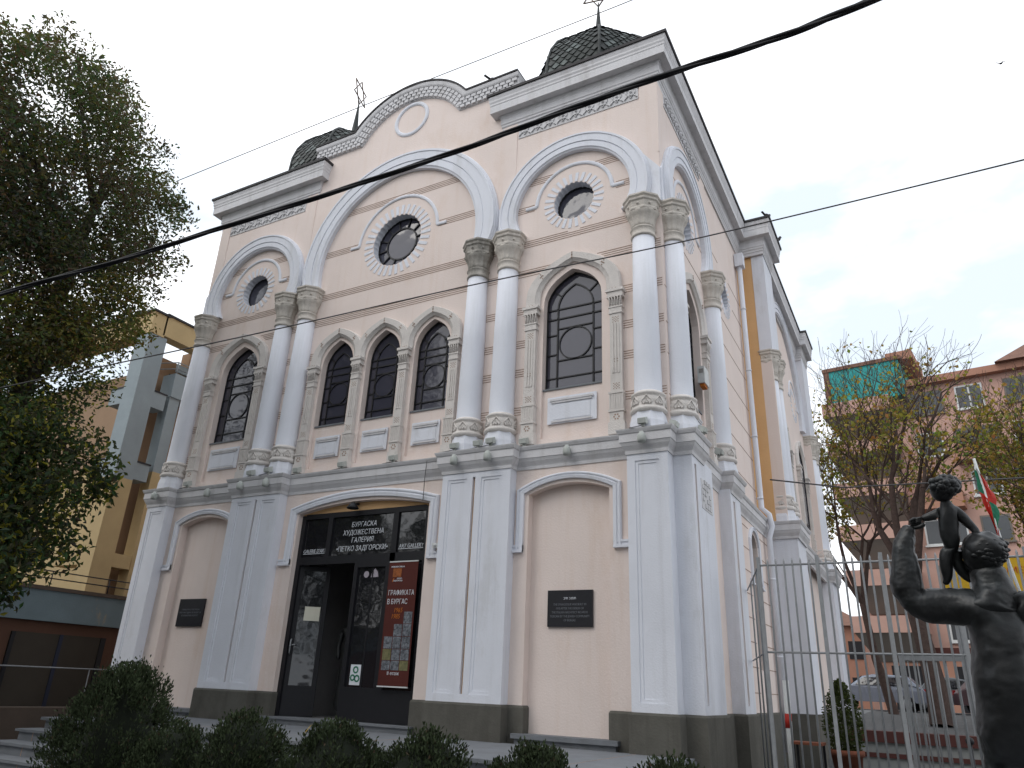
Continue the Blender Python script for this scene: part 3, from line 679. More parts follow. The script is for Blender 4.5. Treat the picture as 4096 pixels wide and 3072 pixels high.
# domes
def dome(cx, cy, rotstar, lab):
    k = MB(); n8 = 8; prof = [(1.50, 13.25), (1.56, 13.7), (1.54, 14.08), (1.45, 14.44), (1.27, 14.80), (1.02, 15.09), (.74, 15.30), (.46, 15.43), (.22, 15.50), (.05, 15.52)]
    k.lathe((cx, cy, 0), [(1.45, 12.65), (1.45, 13.2), (1.6, 13.22), (1.6, 13.28), (1.5, 13.3)], 8, smooth=False, rot=PI / 8, m=0)
    k.lathe((cx, cy, 0), [(r, z) for r, z in prof], 8, smooth=False, rot=PI / 8, m=0)
    # scales: diamond shingles on each facet
    rnd = random.Random(5)
    seg = []; 
    for (r0, z0), (r1, z1) in zip(prof, prof[1:]): seg.append(math.hypot(r1 - r0, z1 - z0))
    tot = sum(seg)
    def at(s):
        for (p0, p1, L) in zip(prof, prof[1:], seg):
            if s <= L: t = s / L; return p0[0] + (p1[0] - p0[0]) * t, p0[1] + (p1[1] - p0[1]) * t
            s -= L
        return prof[-1]
    rows = int(tot / .115)
    for f in range(8):
        a0 = PI / 8 + f * PI / 4; a1 = a0 + PI / 4
        for i in range(rows):
            s0 = i * .115; r0, z0 = at(s0); r1, z1 = at(min(tot, s0 + .12)); rm, zm = at(max(0, s0 - .10))
            A = Vector((math.cos(a0), math.sin(a0), 0)); Bv = Vector((math.cos(a1), math.sin(a1), 0))
            width = r0 * 2 * math.sin(PI / 8); nn = max(1, int(width / .17)); off = .5 if i % 2 else 0
            o = (A + Bv).normalized() * .018
            for j in range(nn + (0 if off == 0 else -1)):
                t0 = (j + off) / nn; t1 = (j + 1 + off) / nn; tm = (t0 + t1) / 2
                def P(r, z, t, e=1.0): return Vector((cx, cy, z)) + (A * (1 - t) + Bv * t) * r + o * e
                q = [P(r1, z1, tm, .3), P(r0, z0, t0, .9), P(rm, zm, tm, 2.2), P(r0, z0, t1, .9)]
                k.add(q, [(0, 1, 2, 3)], rnd.choice([0, 1, 1, 2, 1]))
        # rib
    for f in range(8):
        a = PI / 8 + f * PI / 4; pts = [(cx + math.cos(a) * (r + .01), cy + math.sin(a) * (r + .01), z) for r, z in prof]
        k.tube(pts, .035, 5, m=0)
    d = k.build('dome', [DOME, DOMED, DOMEL], B, label=lab)
    s = MB(); s.lathe((cx, cy, 0), [(.17, 15.46), (.12, 15.6), (.09, 15.9), (.03, 16.7), (.012, 17.0)], 10)
    s.build('spire', [DOMED], d)
    s = MB(); zc = 17.28; rr = .42; ca, sa = math.cos(rotstar), math.sin(rotstar)
    s.tube([(cx, cy, 16.7), (cx, cy, 17.0)], .013, 6)
    for b in (0, 1):
        tri = [(cx + rr * math.cos(PI / 2 + b * PI + 2 * PI * i / 3) * ca, cy + rr * math.cos(PI / 2 + b * PI + 2 * PI * i / 3) * sa, zc + rr * math.sin(PI / 2 + b * PI + 2 * PI * i / 3)) for i in range(3)]
        for i in range(3): s.tube([tri[i], tri[(i + 1) % 3]], .018, 4)
    s.build('six_pointed_star', [IRON], d)
dome(3.68, 1.99, R(12), 'dark scaly dome on the right corner'); dome(-3.68, 1.99, R(106), 'dark scaly dome on the left corner')
# downpipe on side
k = MB(); k.box(5.60, 5.80, 5.98, 6.22, 11.35, 11.7); k.tube([(5.69, 6.10, 11.4), (5.69, 6.10, 8), (5.70, 6.12, 5.40), (5.84, 6.14, 5.25), (5.88, 6.14, 5.0), (5.80, 6.14, 4.75), (5.79, 6.14, .7)], .058, 10)
for z in (10.2, 8.6, 7.0, 5.6, 3.9, 2.4): k.tube([(5.69 if z > 5.3 else 5.79, 6.1 if z > 5.3 else 6.14, z - .02), (5.69 if z > 5.3 else 5.79, 6.1 if z > 5.3 else 6.14, z + .02)], .068, 10)
k.build('downpipe', [WHITE], B)
# rear bays of the side
k = MB(); k.box(5.5, 6.15, 6.6, 7.65, .3, 12.5); k.box(5.5, 5.85, 7.6, 13.5, .3, 12.5); k.box(5.5, 6.05, 13.45, 14.6, .3, 12.5); k.build('side_bay', [PEACH], B)
k = MB()
k.box(5.56, 5.90, 6.585, 6.60, 5.2, 11.95); k.box(5.582, 5.590, 6.25, 6.585, 5.2, 11.9); k.build('bay_return', [DPEACH], B)
for q in ((5.90, 6.19, 6.57, 7.68, 9.27, 11.95), (5.66, 6.30, 6.57, 7.70, 1.38, 4.86), (5.86, 6.08, 13.43, 14.62, 9.27, 11.95), (5.86, 6.2, 13.40, 14.62, 1.38, 4.86)): k = MB(); k.box(*q); k.build('bay_pilaster', [WHITE], B)
for (x, y) in ((6.02, 6.85), (6.02, 7.45), (5.95, 13.7), (5.95, 14.3)):
    c = copy_tree(c0, B); c.location = (x, y, -o0.z)
SB = side_at(5.85)
for c in (9.1, 12.0): archivolt(SB, c, .655, .885, 7.72, 8.52, 8.68, B); colonnette(SB, c - .75, B); colonnette(SB, c + .75, B)
for c in (9.1, 12.0):
    f = MB(); f.sweep(SB, keel(c, .52, 7.62, 8.37, 6.19), [(-.03, -.0), (-.03, .03), (.03, .03), (.03, 0)], closed=True); fo = f.build('window', [DARK], B)
    p = MB(); p.sheet(SB, keel(c, .52, 7.62, 8.37, 6.19), [], .012); p.build('pane', [GLASS], fo)
for c in (9.1, 12.0): oculus(SB, c, 9.8, .33, B, nr=20, hood=True)
horseshoe(SB, 10.55, 9.6, 2.7, 2.35, 9.27, 2.65, 2.32, B)
f = MB(); f.sweep(SR, segarch(5.0, .30, 2.13, 4.38, 4.58), [(-.02, -.1), (-.02, -.06), (.02, -.06), (.02, -.1)], closed=True)
for z in (2.5, 3.0, 3.5, 4.0): f.box(4.7, 5.3, -.1, -.07, z, z + .03, T=SR)
f.box(4.985, 5.015, -.1, -.07, 2.13, 4.5, T=SR); fo = f.build('window', [DARK], B, label='tall barred ground floor side window')
p = MB(); p.sheet(SR, segarch(5.0, .31, 2.13, 4.38, 4.58), [], -.095); p.build('pane', [GLASSD], fo)

# ------------------------------------------------------------ entrance
E_ = MB(); d0, d1 = -.06, .0
def eb(a, b, z0, z1, dd0=d0, dd1=d1): E_.box(a, b, dd0, dd1, z0, z1, 0, T=FR)
eb(-1.45, -1.36, 1.02, 4.40); eb(1.33, 1.45, 1.02, 4.40); eb(-1.36, 1.33, 4.33, 4.42); eb(-1.36, 1.33, 3.50, 3.64)
eb(-.80, -.70, 3.64, 4.33); eb(.66, .77, 1.02, 4.33); eb(-.08, -.0, 1.02, 3.50); eb(.0, .66, 1.02, 1.52); eb(.77, 1.33, 1.02, 1.50); eb(.60, .66, 1.52, 3.50); eb(0, .6, 3.42, 3.50)
eb(.30, .33, 1.52, 3.42, -.07, -.03)
k = MB(); k.box(-1.46, 1.46, -.06, -.01, 4.41, 4.60, 0, T=FR); k.build('door_tympanum', [DPEACH], B)
D_ = E_.build('entrance_frame', [DARK], B)
p = MB()
for a, b, z0, z1 in ((-1.36, -.80, 3.64, 4.33), (-.70, .66, 3.64, 4.33), (.77, 1.33, 3.64, 4.33), (0, .6, 1.52, 3.42), (.77, 1.33, 1.5, 3.5)): p.box(a, b, -.05, -.035, z0, z1, 0, T=FR)
p.build('pane', [GLASSD], D_)
# open leaf on the left
th_ = R(33)
FRL = lambda u, d, z: (-1.36 + (u + 1.36) * math.cos(th_) + d * math.sin(th_), (u + 1.36) * math.sin(th_) - d * math.cos(th_) + .02, z)
L_ = MB(); L_.box(-1.36, -.80, -.055, -.02, 1.02, 1.5, 0, T=FRL); L_.box(-1.36, -1.28, -.055, -.02, 1.5, 3.5, 0, T=FRL); L_.box(-.88, -.80, -.055, -.02, 1.5, 3.5, 0, T=FRL); L_.box(-1.28, -.88, -.055, -.02, 3.42, 3.5, 0, T=FRL)
lf = L_.build('door_leaf', [DARK], B)
p = MB(); p.box(-1.28, -.88, -.045, -.035, 1.5, 3.42, 0, T=FRL); p.build('pane', [GLASSD], lf)
p = MB(); p.tube([FRL(-1.32, .0, 2.0), FRL(-1.32, .05, 2.02), FRL(-1.32, .05, 2.22), FRL(-1.32, .0, 2.24)], .012, 6); p.tube([FRL(-1.32, .03, 2.15), FRL(-1.24, .04, 2.15)], .01, 6); p.build('handle', [FENCEM], lf)
# dark vestibule behind the doors
k = MB(); k.box(-1.45, -1.40, .35, 1.7, 1.0, 4.5); k.box(1.40, 1.45, .35, 1.7, 1.0, 4.5); k.box(-1.45, 1.45, 1.7, 1.75, 1.0, 4.5); k.box(-1.45, 1.45, .35, 1.7, 4.45, 4.5); k.box(-1.45, 1.45, .15, 1.7, .98, 1.01)
k.build('vestibule', [mat('vestibule_plaster', (.26, .25, .25), .8)], B)
# lettering
for txt, u, z, sz in (('БУРГАСКА', 0, 4.135, .125), ('ХУДОЖЕСТВЕНА', 0, 3.995, .125), ('ГАЛЕРИЯ', 0, 3.86, .125), ('•ПЕТКО ЗАДГОРСКИ•', 0, 3.715, .125)):
    o = text_obj(txt, 'lettering', sz, FR, u, -.03, z, TXT, D_, shear=.12, xs=.86)
for txt, u in (("GALERIE D'ART", -1.075), ('ART GALLERY', 1.06)):
    text_obj(txt, 'lettering', .098, FR, u, -.03, 3.715, TXT, D_, shear=.15, xs=.80 if u < 0 else .82)
k = MB(); k.box(-1.34, -.81, -.032, -.028, 3.698, 3.706, 0, T=FR); k.box(.80, 1.33, -.032, -.028, 3.698, 3.706, 0, T=FR); k.build('lettering_underline', [TXT], D_)
# stickers on the glass
k = MB(); k.plate(FR, circ(.18, 3.30, .055, 20), [], -.034, -.03); k.plate(FR, [(.28, 3.25), (.44, 3.25), (.42, 3.33), (.36, 3.40), (.30, 3.33)], [], -.034, -.03); k.build('sticker', [mat('sticker_print', (.40, .36, .40), .6, .2, 60)], D_)
k = MB(); k.box(-1.17, -.90, -.018, -.010, 2.56, 2.80, 0, T=FRL); single(k, 'paper_notice', [PAPER], 'blank cream paper notice on the open door leaf', 'notice', (-1.03, 0.02, 2.6))
P_ = thing('poster', 'small white poster with green drawings low on the glass door', 'poster', (.19, .03, 1.56))
k = MB(); k.box(.08, .29, -.03, -.024, 1.55, 1.86, 0, T=FR); k.build('sheet', [TXT], P_)
k = MB()
for cx_, cz_, r_ in ((.19, 1.78, .045), (.14, 1.66, .04), (.23, 1.65, .045)): k.sweep(FR, circ(cx_, cz_, r_, 10), [(-.012, -.024), (-.012, -.020), (.012, -.020), (.012, -.024)], closed=True)
k.build('drawing', [GREENT], P_)
# banner
Bn = thing('banner', 'dark red exhibition banner with white lettering and small pictures right of the doors', 'banner', (1.03, -.1, 1.5))
k = MB(); k.box(.74, 1.32, .07, .078, 1.55, 3.47, 0, T=FR); k.box(.74, 1.32, .065, .083, 3.46, 3.48, 1, T=FR); k.box(.73, 1.32, .065, .083, 1.54, 1.56, 1, T=FR)
k.build('cloth', [RED, WHT], Bn)
text_obj('ГРАФИКАТА', 'lettering', .115, FR, 1.03, .08, 2.93, TXT, Bn, xs=.74); text_obj('В БУРГАС', 'lettering', .115, FR, .97, .08, 2.79, TXT, Bn, xs=.74)
text_obj('1965', 'lettering', .105, FR, 1.0, .08, 2.66, ORG, Bn, shear=.2, xs=.85); text_obj('1985', 'lettering', .105, FR, .96, .08, 2.565, ORG, Bn, shear=.2, xs=.85)
text_obj('II етаж', 'lettering', .075, FR, 1.02, .08, 1.72, TXT, Bn, xs=1.0)
text_obj('ХУДОЖЕСТВЕНА', 'lettering', .032, FR, .92, .08, 3.375, TXT, Bn); text_obj('ПЕТКО', 'lettering', .03, FR, .97, .08, 3.185, TXT, Bn); text_obj('ЗАДГОРСКИ', 'lettering', .03, FR, .94, .08, 3.15, TXT, Bn)
k = MB(); k.box(.83, 1.0, .078, .082, 3.22, 3.36, 0, T=FR); k.build('emblem', [mat('emblem_print', (.32, .10, .03), .7, .5, 20)], Bn)
k = MB(); k.plate(FR, [(.825, 3.15), (.85, 3.20), (.865, 3.20), (.84, 3.14)], [], .078, .083); k.build('emblem_tick', [ORG], Bn)
k = MB(); k2 = MB(); rr_ = [(2.52, 2.72, (2,)), (2.32, 2.51, (1, 2)), (2.12, 2.31, (0, 1, 2)), (1.94, 2.11, (0, 1, 2)), (1.82, 1.93, (0, 1, 2))]
for j, (z0, z1, cs) in enumerate(((2.49, 2.67, (2,)), (2.30, 2.48, (1, 2)), (2.11, 2.29, (0, 1, 2)), (1.94, 2.10, (0, 1, 2)), (1.79, 1.93, (0, 1, 2)))):
    for c in cs:
        tgt = k2 if (j, c) in ((3, 0), (4, 2)) else k
        tgt.box(.78 + c * .175, .94 + c * .175, .078, .082, z0, z1, 0, T=FR)
k.build('printed_picture', [PICT], Bn); k2.build('printed_picture', [PICT2], Bn, label='olive printed picture')
# dark figure inside the doorway
def skin_body(name, chains, mtl, label, cat, base, sub=2, group=None, root=None):
    # chains: list of lists (point, radius or (rx,ry)); shared joints are merged by proximity
    vs_, rd, es = [], [], []
    def vid(p, r):
        for i, q in enumerate(vs_):
            if (Vector(q) - Vector(p)).length < 1e-4: return i
        vs_.append(tuple(p)); rd.append(r if isinstance(r, tuple) else (r, r)); return len(vs_) - 1
    for ch in chains:
        pr_ = None
        for p, r in ch:
            i = vid(p, r)
            if pr_ is not None and pr_ != i: es.append((pr_, i))
            pr_ = i
    me = bpy.data.meshes.new(name); me.from_pydata(vs_, es, []); o = bpy.data.objects.new(name, me); col.objects.link(o)
    md = o.modifiers.new('s', 'SKIN'); md.use_smooth_shade = True; md.branch_smoothing = .6
    sl_ = me.skin_vertices[0].data
    for i, r in enumerate(rd): sl_[i].radius = r
    sl_[0].use_root = True
    sb = o.modifiers.new('b', 'SUBSURF'); sb.levels = sub; sb.render_levels = sub
    dg = bpy.context.evaluated_depsgraph_get(); m2 = bpy.data.meshes.new_from_object(o.evaluated_get(dg))
    bpy.data.objects.remove(o); m2.name = name
    return m2
def mesh_into(meshes, name, mtl, label, cat, origin, group=None, parent=None, rough=0.):
    bm = bmesh.new()
    for m_ in meshes: bm.from_mesh(m_)
    if rough:
        from mathutils import noise
        bm.normal_update()
        for v in bm.verts: v.co += v.normal * rough * (noise.noise(v.co * 6.5) * 1.3 + noise.noise(v.co * 17) * .55 + noise.noise(v.co * 45) * .22)
    bmesh.ops.translate(bm, verts=bm.verts, vec=-Vector(origin))
    me = bpy.data.meshes.new(name); bm.to_mesh(me); bm.free(); me.materials.clear(); me.materials.append(mtl)
    for p_ in me.polygons: p_.use_smooth = True; p_.material_index = 0
    o = bpy.data.objects.new(name, me); col.objects.link(o)
    if parent: o.parent = parent
    else: o.location = origin; tag(o, label, cat, group)
    return o
def blob(center, rad, sc=(1, 1, 1), lump=0., n=16, seed=1):
    mb = MB(); mb.sphere((0, 0, 0), 1, n)
    rnd = random.Random(seed); ph = [(rnd.uniform(-9, 9), rnd.uniform(-9, 9), rnd.uniform(-9, 9), rnd.uniform(0, 6)) for _ in range(14)]
    out_ = []
    for v in mb.v:
        l = 1 + lump * sum(math.sin(a * v[0] + b * v[1] + c * v[2] + d) for a, b, c, d in ph) / 4
        out_.append((center[0] + v[0] * rad * sc[0] * l, center[1] + v[1] * rad * sc[1] * l, center[2] + v[2] * rad * sc[2] * l))
    me = bpy.data.meshes.new('blob'); me.from_pydata(out_, [], mb.f); return me
fx, fy, fz = -.42, .55, 1.06
V = lambda x, y, z: (fx + x, fy + y, fz + z)
m1 = skin_body('f', [[(V(0, 0, .95), (.16, .12)), (V(0, 0, 1.15), (.13, .10)), (V(0, 0, 1.38), (.17, .11)), (V(0, 0, 1.5), .06), (V(.01, -.01, 1.6), .06)],
    [(V(0, 0, .95), (.16, .12)), (V(-.02, 0, .6), (.17, .13)), (V(-.03, 0, .3), (.18, .14)), (V(-.04, 0, .02), (.2, .16))],
    [(V(0, 0, 1.38), (.17, .11)), (V(.2, 0, 1.36), .055), (V(.26, -.02, 1.1), .045), (V(.16, -.14, .95), .035), (V(.06, -.2, .95), .03)],
    [(V(0, 0, 1.38), (.17, .11)), (V(-.2, 0, 1.36), .055), (V(-.25, -.02, 1.1), .045), (V(-.2, -.05, .88), .035)]], BRONZE, '', '', None)
mesh_into([m1, blob(V(.01, -.01, 1.72), .105, (.85, .95, 1.15)), blob(V(.0, .03, 1.75), .115, (.9, .95, 1.0), .05)], 'statue', BRONZE, 'dark bronze figure standing in the shadow of the gallery doorway', 'statue', (fx, fy, 1.06))

# ------------------------------------------------------------ plaques, lamps, alarm
def plaque(c, label, lines, head=None):
    P = thing('plaque', label, 'plaque', (c, -.05, 2.45), )
    k = MB(); k.box(c - .355, c + .355, -.056, -.02, 2.45, 2.96, 0, T=FR); k.build('slab', [PLAQ], P)
    if head: text_obj(head, 'lettering', .05, FR, c, -.0185, 2.83, TXT, P, thick=.001)
    for i, t in enumerate(lines): text_obj(t, 'lettering', .043, FR, c, -.0185, 2.745 - .055 * i, PLTXT, P, thick=.001, xs=.82)
plaque(3.985, 'black stone plaque with English lettering in the right niche', ['THE SYNAGOGUE WAS BUILT IN', '1910 AFTER THE DESIGN OF', 'THE ITALIAN ARCHITECT RICARDO', 'TOSCANI BY THE JEWISH COMMUNITY', 'OF BURGAS'], 'בית כנסת')
plaque(-4.045, 'black stone plaque with faint lettering in the left niche', ['СИНАГОГАТА Е ПОСТРОЕНА', 'ПРЕЗ 1910 ГОДИНА ПО ПРОЕКТ НА', 'ИТАЛИАНСКИЯ АРХИТЕКТ'], None)
def globe_lamp():
    k = MB(); k.lathe((0, 0, 0), [(.0, -.075), (.055, -.07), (.062, -.03), (.062, .02), (.052, .055), (.035, .07), (.03, .09), (.0, .095)], 14); k.box(-.02, .02, 0, .06, .03, .06)
    return k
gl0 = None
names_h = [(-5.27, 'under the first column from the left'), (-3.92, 'below the leftmost window'), (-2.77, 'under the second column from the left'), (-2.09, 'under the third column from the left'), (2.11, 'under the dark-capital column'), (2.74, 'under the fifth front column'), (4.03, 'below the big right window'), (5.29, 'under the corner column at the front')]
for x, wh in names_h:
    y = -.42 if abs(abs(x) - 4) > .3 else -.22
    if gl0 is None: gl0 = globe_lamp().build('wall_lamp', [LAMPW]); o = gl0
    else: o = gl0.copy(); col.objects.link(o)
    o.location = (x, y - .03, 4.99); tag(o, 'small white jar-shaped lamp on the string cornice ' + wh, 'lamp', 'jar lamps along the string cornice')
def flood():
    k = MB(); k.obox((0, 0, .09), (.06, 0, 0), (0, .045, .02), (0, -.014, .045)); k.obox((0, -.06, .07), (.06, 0, 0), (0, .01, .0), (0, -.006, .035), 0); k.box(-.02, .02, -.02, .02, 0, .05); k.tube([(-.03, 0, .02), (-.10, -.03, .0), (-.2, -.04, -.01)], .006, 4, m=1)
    return k
bl = [(-4.62, -.20, 'between the two leftmost columns'), (-2.62, -.36, 'in front of the second column from the left'), (-2.12, -.40, 'in front of the third column from the left'), (-1.60, -.18, 'left of the three middle windows'), (-.50, -.18, 'between the left and centre middle windows'), (.66, -.18, 'between the centre and right middle windows'), (2.06, -.38, 'in front of the dark-capital column'), (2.50, -.36, 'in the gap between the twin right columns'), (2.76, -.40, 'in front of the fifth front column'), (3.25, -.18, 'at the foot of the big right window'), (5.30, -.40, 'in front of the front corner column'), (5.66, -.10, 'in the notch of the corner'), (5.97, .30, 'beside the side corner column'), (5.93, 1.45, 'below the side window')]
f0 = None
for x, y, wh in bl:
    if f0 is None: f0 = flood().build('floodlight', [LAMPW, DARK]); o = f0
    else: o = f0.copy(); col.objects.link(o)
    o.location = (x, y, 5.17); o.rotation_euler = (0, 0, 0 if x < 5.6 else R(90)); tag(o, 'small grey floodlight on the ledge ' + wh, 'floodlight', 'floodlights on the cornice ledge')
A_ = thing('alarm_box', 'white alarm siren box with red lens by the side window', 'alarm', (5.7, 1.85, 6.6))
k = MB(); k.box(5.60, 5.72, 1.72, 2.02, 6.62, 6.93); 
for i in range(4): k.box(5.63 + .02 * i, 5.64 + .02 * i, 1.716, 1.72, 6.80, 6.88, 1)
k.build('box', [WHT, GREYS], A_)
k = MB(); k.box(5.62, 5.70, 1.76, 1.96, 6.57, 6.62); k.build('lens', [ORG], A_)
EL = thing('entrance_lamp', 'dark hooded lamp above the entrance doors', 'lamp', (-.15, -.1, 4.5))
k = MB(); k.tube([(-.15, .0, 4.54), (-.15, -.12, 4.50)], .02, 6); k.build('arm', [DARK], EL); k = MB(); k.lathe((-.15, -.15, 0), [(.03, 4.53), (.06, 4.50), (.11, 4.43), (.10, 4.42)], 14); k.build('shade', [DARK], EL)
C_ = MB(); C_.box(-.05, .05, -.03, .03, -.04, .04); C_.sphere((0, -.03, 0), .03, 6)
o = C_.build('security_camera', [WHT]); o.location = (1.70, -.17, 3.68); tag(o, 'small white camera beside the right end of the door surround', 'camera')

# ------------------------------------------------------------ cables
def D2(u, v, t):   # point along a view ray, used to place wires strung across the street
    d = rt * ((u - 1106) * 1.8517 / 2944.8) + up * (-(v - 829.5) * 1.8517 / 2944.8) + fw
    return CAM + d.normalized() * t
def wire(name, pts, r, label, n=6, cuts=14, sag=0., twist=False):
    k = MB(); P = []
    for a, b in zip(pts, pts[1:]):
        for i in range(cuts): P.append(a.lerp(b, i / cuts))
    P.append(pts[-1])
    if twist:
        for ph in (0, PI * 2 / 3, PI * 4 / 3):
            Q = []
            for i, p in enumerate(P):
                t = (P[min(i + 1, len(P) - 1)] - P[max(0, i - 1)]).normalized(); a = t.orthogonal().normalized(); b = t.cross(a); ang = i * .085 + ph
                Q.append(p + (a * math.cos(ang) + b * math.sin(ang)) * r * .55)
            k.tube(Q, r * .66, 7)
    else: k.tube(P, r, n)
    return single(k, name, [CABLE if twist else WIRE], label, 'cable', P[len(P) // 2], 'wires strung across the street')
def smooth(pts, n=60):
    # Catmull-Rom
    out_ = []
    P = [pts[0] * 2 - pts[1]] + pts + [pts[-1] * 2 - pts[-2]]
    for i in range(1, len(P) - 2):
        for k_ in range(10):
            t = k_ / 10; a, b, c, d = P[i - 1], P[i], P[i + 1], P[i + 2]
            out_.append(.5 * ((2 * b) + (c - a) * t + (2 * a - 5 * b + 4 * c - d) * t * t + (3 * b - a - 3 * c + d) * t ** 3))
    out_.append(pts[-1]); return out_
ck = smooth([D2(-400, 770, 13), D2(0, 636, 9.6), D2(240, 568, 8.8), D2(470, 495, 8.2), D2(730, 412, 7.6), D2(1000, 322, 7.0), D2(1220, 240, 6.6), D2(1450, 157, 6.2), D2(1690, 78, 5.9), D2(1900, -6, 5.6), D2(2300, -160, 5.2)])
wire('thick_cable', ck, .022, 'thick black twisted cable crossing in front of the facade', cuts=4, twist=True)
wire('thin_wire', smooth([D2(-300, 905, 13), D2(0, 838, 11.5), D2(520, 728, 10.5), D2(1000, 620, 10), D2(1400, 538, 9.8), D2(1655, 480, 9.6), D2(2212, 345, 9.3), D2(2500, 270, 9)]), .009, 'thin wire crossing below the thick cable over the middle of the facade', cuts=2)
wire('thin_wire', smooth([D2(380, 392, 16), D2(765, 236, 15), D2(1080, 112, 14.5), D2(1365, 0, 14), D2(1500, -60, 14)]), .008, 'thin wire passing above the gable near the top of the picture', cuts=2)
wire('thin_wire', [Vector((5.9, 6.3, 6.05)), Vector((7.3, 6.9, 5.9)), Vector((12, 9, 6.3))], .016, 'short dark wire leaving the side wall by the downpipe', cuts=8)
wire('thin_wire', [Vector((1.42, -.23, 5.1)), Vector((1.40, -.22, 4.8)), Vector((1.36, -.16, 4.45))], .006, 'thin hanging wire beside the right end of the door arch', cuts=3)

# ------------------------------------------------------------ birds
def bird(loc, rz, label, wings=False):
    k = MB()
    k.sphere((0, 0, .07), .07, 8, sc=(1.5, .75, .8)); k.sphere((.11, 0, .15), .035, 6); k.tube([(.07, 0, .09), (.11, 0, .15)], [.045, .03], 6); k.obox((-.16, 0, .06), (.09, 0, -.02), (0, .025, 0), (0, 0, .008)); k.tube([(.14, 0, .15), (.17, 0, .145)], [.008, .002], 4)
    if wings:
        for s_ in (-1, 1): k.add([(.05, s_ * .04, .09), (-.07, s_ * .04, .09), (-.10, s_ * .30, .17), (.0, s_ * .33, .18), (.05, s_ * .30, .18)], [(0, 1, 2, 3, 4)])
    else: k.tube([(0, .02, .03), (0, .02, -.0)], .006, 4); k.tube([(0, -.02, .03), (0, -.02, -.0)], .006, 4)
    o = k.build('bird', [BIRD]); o.location = loc; o.rotation_euler = (0, 0, rz); tag(o, label, 'bird', 'birds around the roof'); return o
bird((2.13, -.0, 13.36), R(60), 'pigeon perched on the gable parapet right of the curve')
bird((6.42, 6.40, 12.77), R(70), 'pigeon perched on the near corner of the side cornice'); bird((6.44, 7.55, 12.77), R(40), 'pigeon perched on the far corner of the side cornice')
o = bird(D2(2162, 140, 24), R(20), 'small dark bird flying in the sky at upper right', True); o.rotation_euler = (R(35), R(-20), R(40)); o.scale = (.45, .45, .45)
# ============================================================ NEIGHBOUR BUILDINGS
# low garage block on the left
G = thing('garage_block', 'low brown garage block with a blue-grey parapet left of the gallery', 'garage', (-9, -4, .75))
k = MB(); k.box(-10.2, -8.15, -14, 4.2, .4, 2.55); k.build('wall', [RBROWN], G)
k = MB(); k.box(-10.3, -8.0, -14, 4.3, 2.52, 3.14); k.build('parapet', [BLUEG], G)
k = MB(); k.box(-10.3, -7.95, -14, 4.3, 3.14, 3.22); k.build('coping', [BROWNP], G)
for y0, y1 in ((-5.6, -3.6), (-3.2, -1.55), (-.95, 1.15), (1.75, 3.6)):
    k = MB(); k.box(-8.16, -8.12, y0, y1, .5, 2.28); k.box(-8.13, -8.10, y0, y0 + .08, .5, 2.28, 1); k.box(-8.13, -8.10, (y0 + y1) / 2 - .03, (y0 + y1) / 2 + .05, .5, 2.28, 2); k.box(-8.13, -8.10, y1 - .12, y1, .5, 2.28, 1)
    k.build('garage_door', [GARD, DARK, NAVY], G)
k = MB()
for z in (3.40, 3.55): k.tube([(-8.1, -13, z), (-8.1, 4.3, z)], .014, 5)
for i in range(13): k.tube([(-8.1, -12.6 + i * 1.35, 3.2), (-8.1, -12.6 + i * 1.35, 3.55)], .012, 5)
k.build('railing', [DARK], G)
k = MB(); k.tube([(-7.3, -6, 1.60), (-7.3, 2.8, 1.62)], .014, 6)
for y in (-5.5, -2.6, .4, 2.7): k.tube([(-7.3, y, .7), (-7.3, y, 1.61)], .012, 5)
single(k, 'handrail', [FENCEM], 'thin pale metal handrail in front of the dark garage doors', 'handrail', (-7.3, -1, .7))
k = MB(); k.box(-6.75, -6.5, -9, 4, .3, .91); single(k, 'garden_wall', [BROWNP], 'low brown garden wall behind the left end of the steps', 'wall', (-6.6, -2, .4))
# tall yellow building with blue beams
Y_ = thing('corner_building', 'tall ochre building with light blue beams and terraces behind the tree at left', 'building', (-12, 5, .8))
k = MB()
k.box(-24, -10.75, 2.3, 20, .8, 9.9); k.box(-10.8, -10.25, 4.1, 20, .8, 8.9); k.build('wall', [BROWNR], Y_)
k = MB(); k.box(-24, -10.70, 2.28, 2.45, .8, 6.9); k.box(-10.74, -10.18, 4.08, 4.5, .8, 6.7); k.build('wall', [YEL], Y_, label='yellow painted lower wall')
k = MB(); k.box(-24, -9.95, 1.5, 1.95, 10.65, 11.32); k.box(-10.35, -9.95, 1.9, 12, 10.72, 11.36); k.build('roof_beam', [YEL], Y_)
k = MB(); k.box(-24, -9.90, 1.45, 2.0, 11.32, 11.38); k.box(-10.4, -9.9, 1.9, 12, 11.36, 11.42); k.build('roof_flashing', [ROOFM], Y_)
k = MB(); k.box(-11.0, -10.6, 3.4, 12, 10.35, 10.9); k.box(-11.2, -10.9, 1.9, 4, 9.9, 10.5); k.build('inner_beam', [BROWNR], Y_)
k = MB(); k.box(-10.60, -10.55, 3.0, 12, 10.1, 10.35); k.build('inner_beam', [BLUEP], Y_, label='blue underside beam')
k = MB(); k.box(-10.55, -9.97, 1.52, 2.08, 6.4, 10.66); k.build('corner_pillar', [BLUEP], Y_)
k = MB(); k.box(-10.55, -9.97, 1.52, 2.08, .8, 6.4); k.build('corner_pillar', [YEL], Y_, label='yellow lower corner pillar')
for z0, z1 in ((8.55, 9.02), (6.45, 6.92)):
    k = MB(); k.box(-11.15, -10.55, 1.56, 2.0, z0, z1); k.box(-10.45, -9.99, 2.08, 2.50, z0, z1); k.box(-11.17, -10.55, 1.54, 2.02, z1, z1 + .04, 1); k.box(-10.47, -9.97, 2.08, 2.52, z1, z1 + .04, 1); k.build('cross_beam', [BLUEP, ROOFM], Y_)
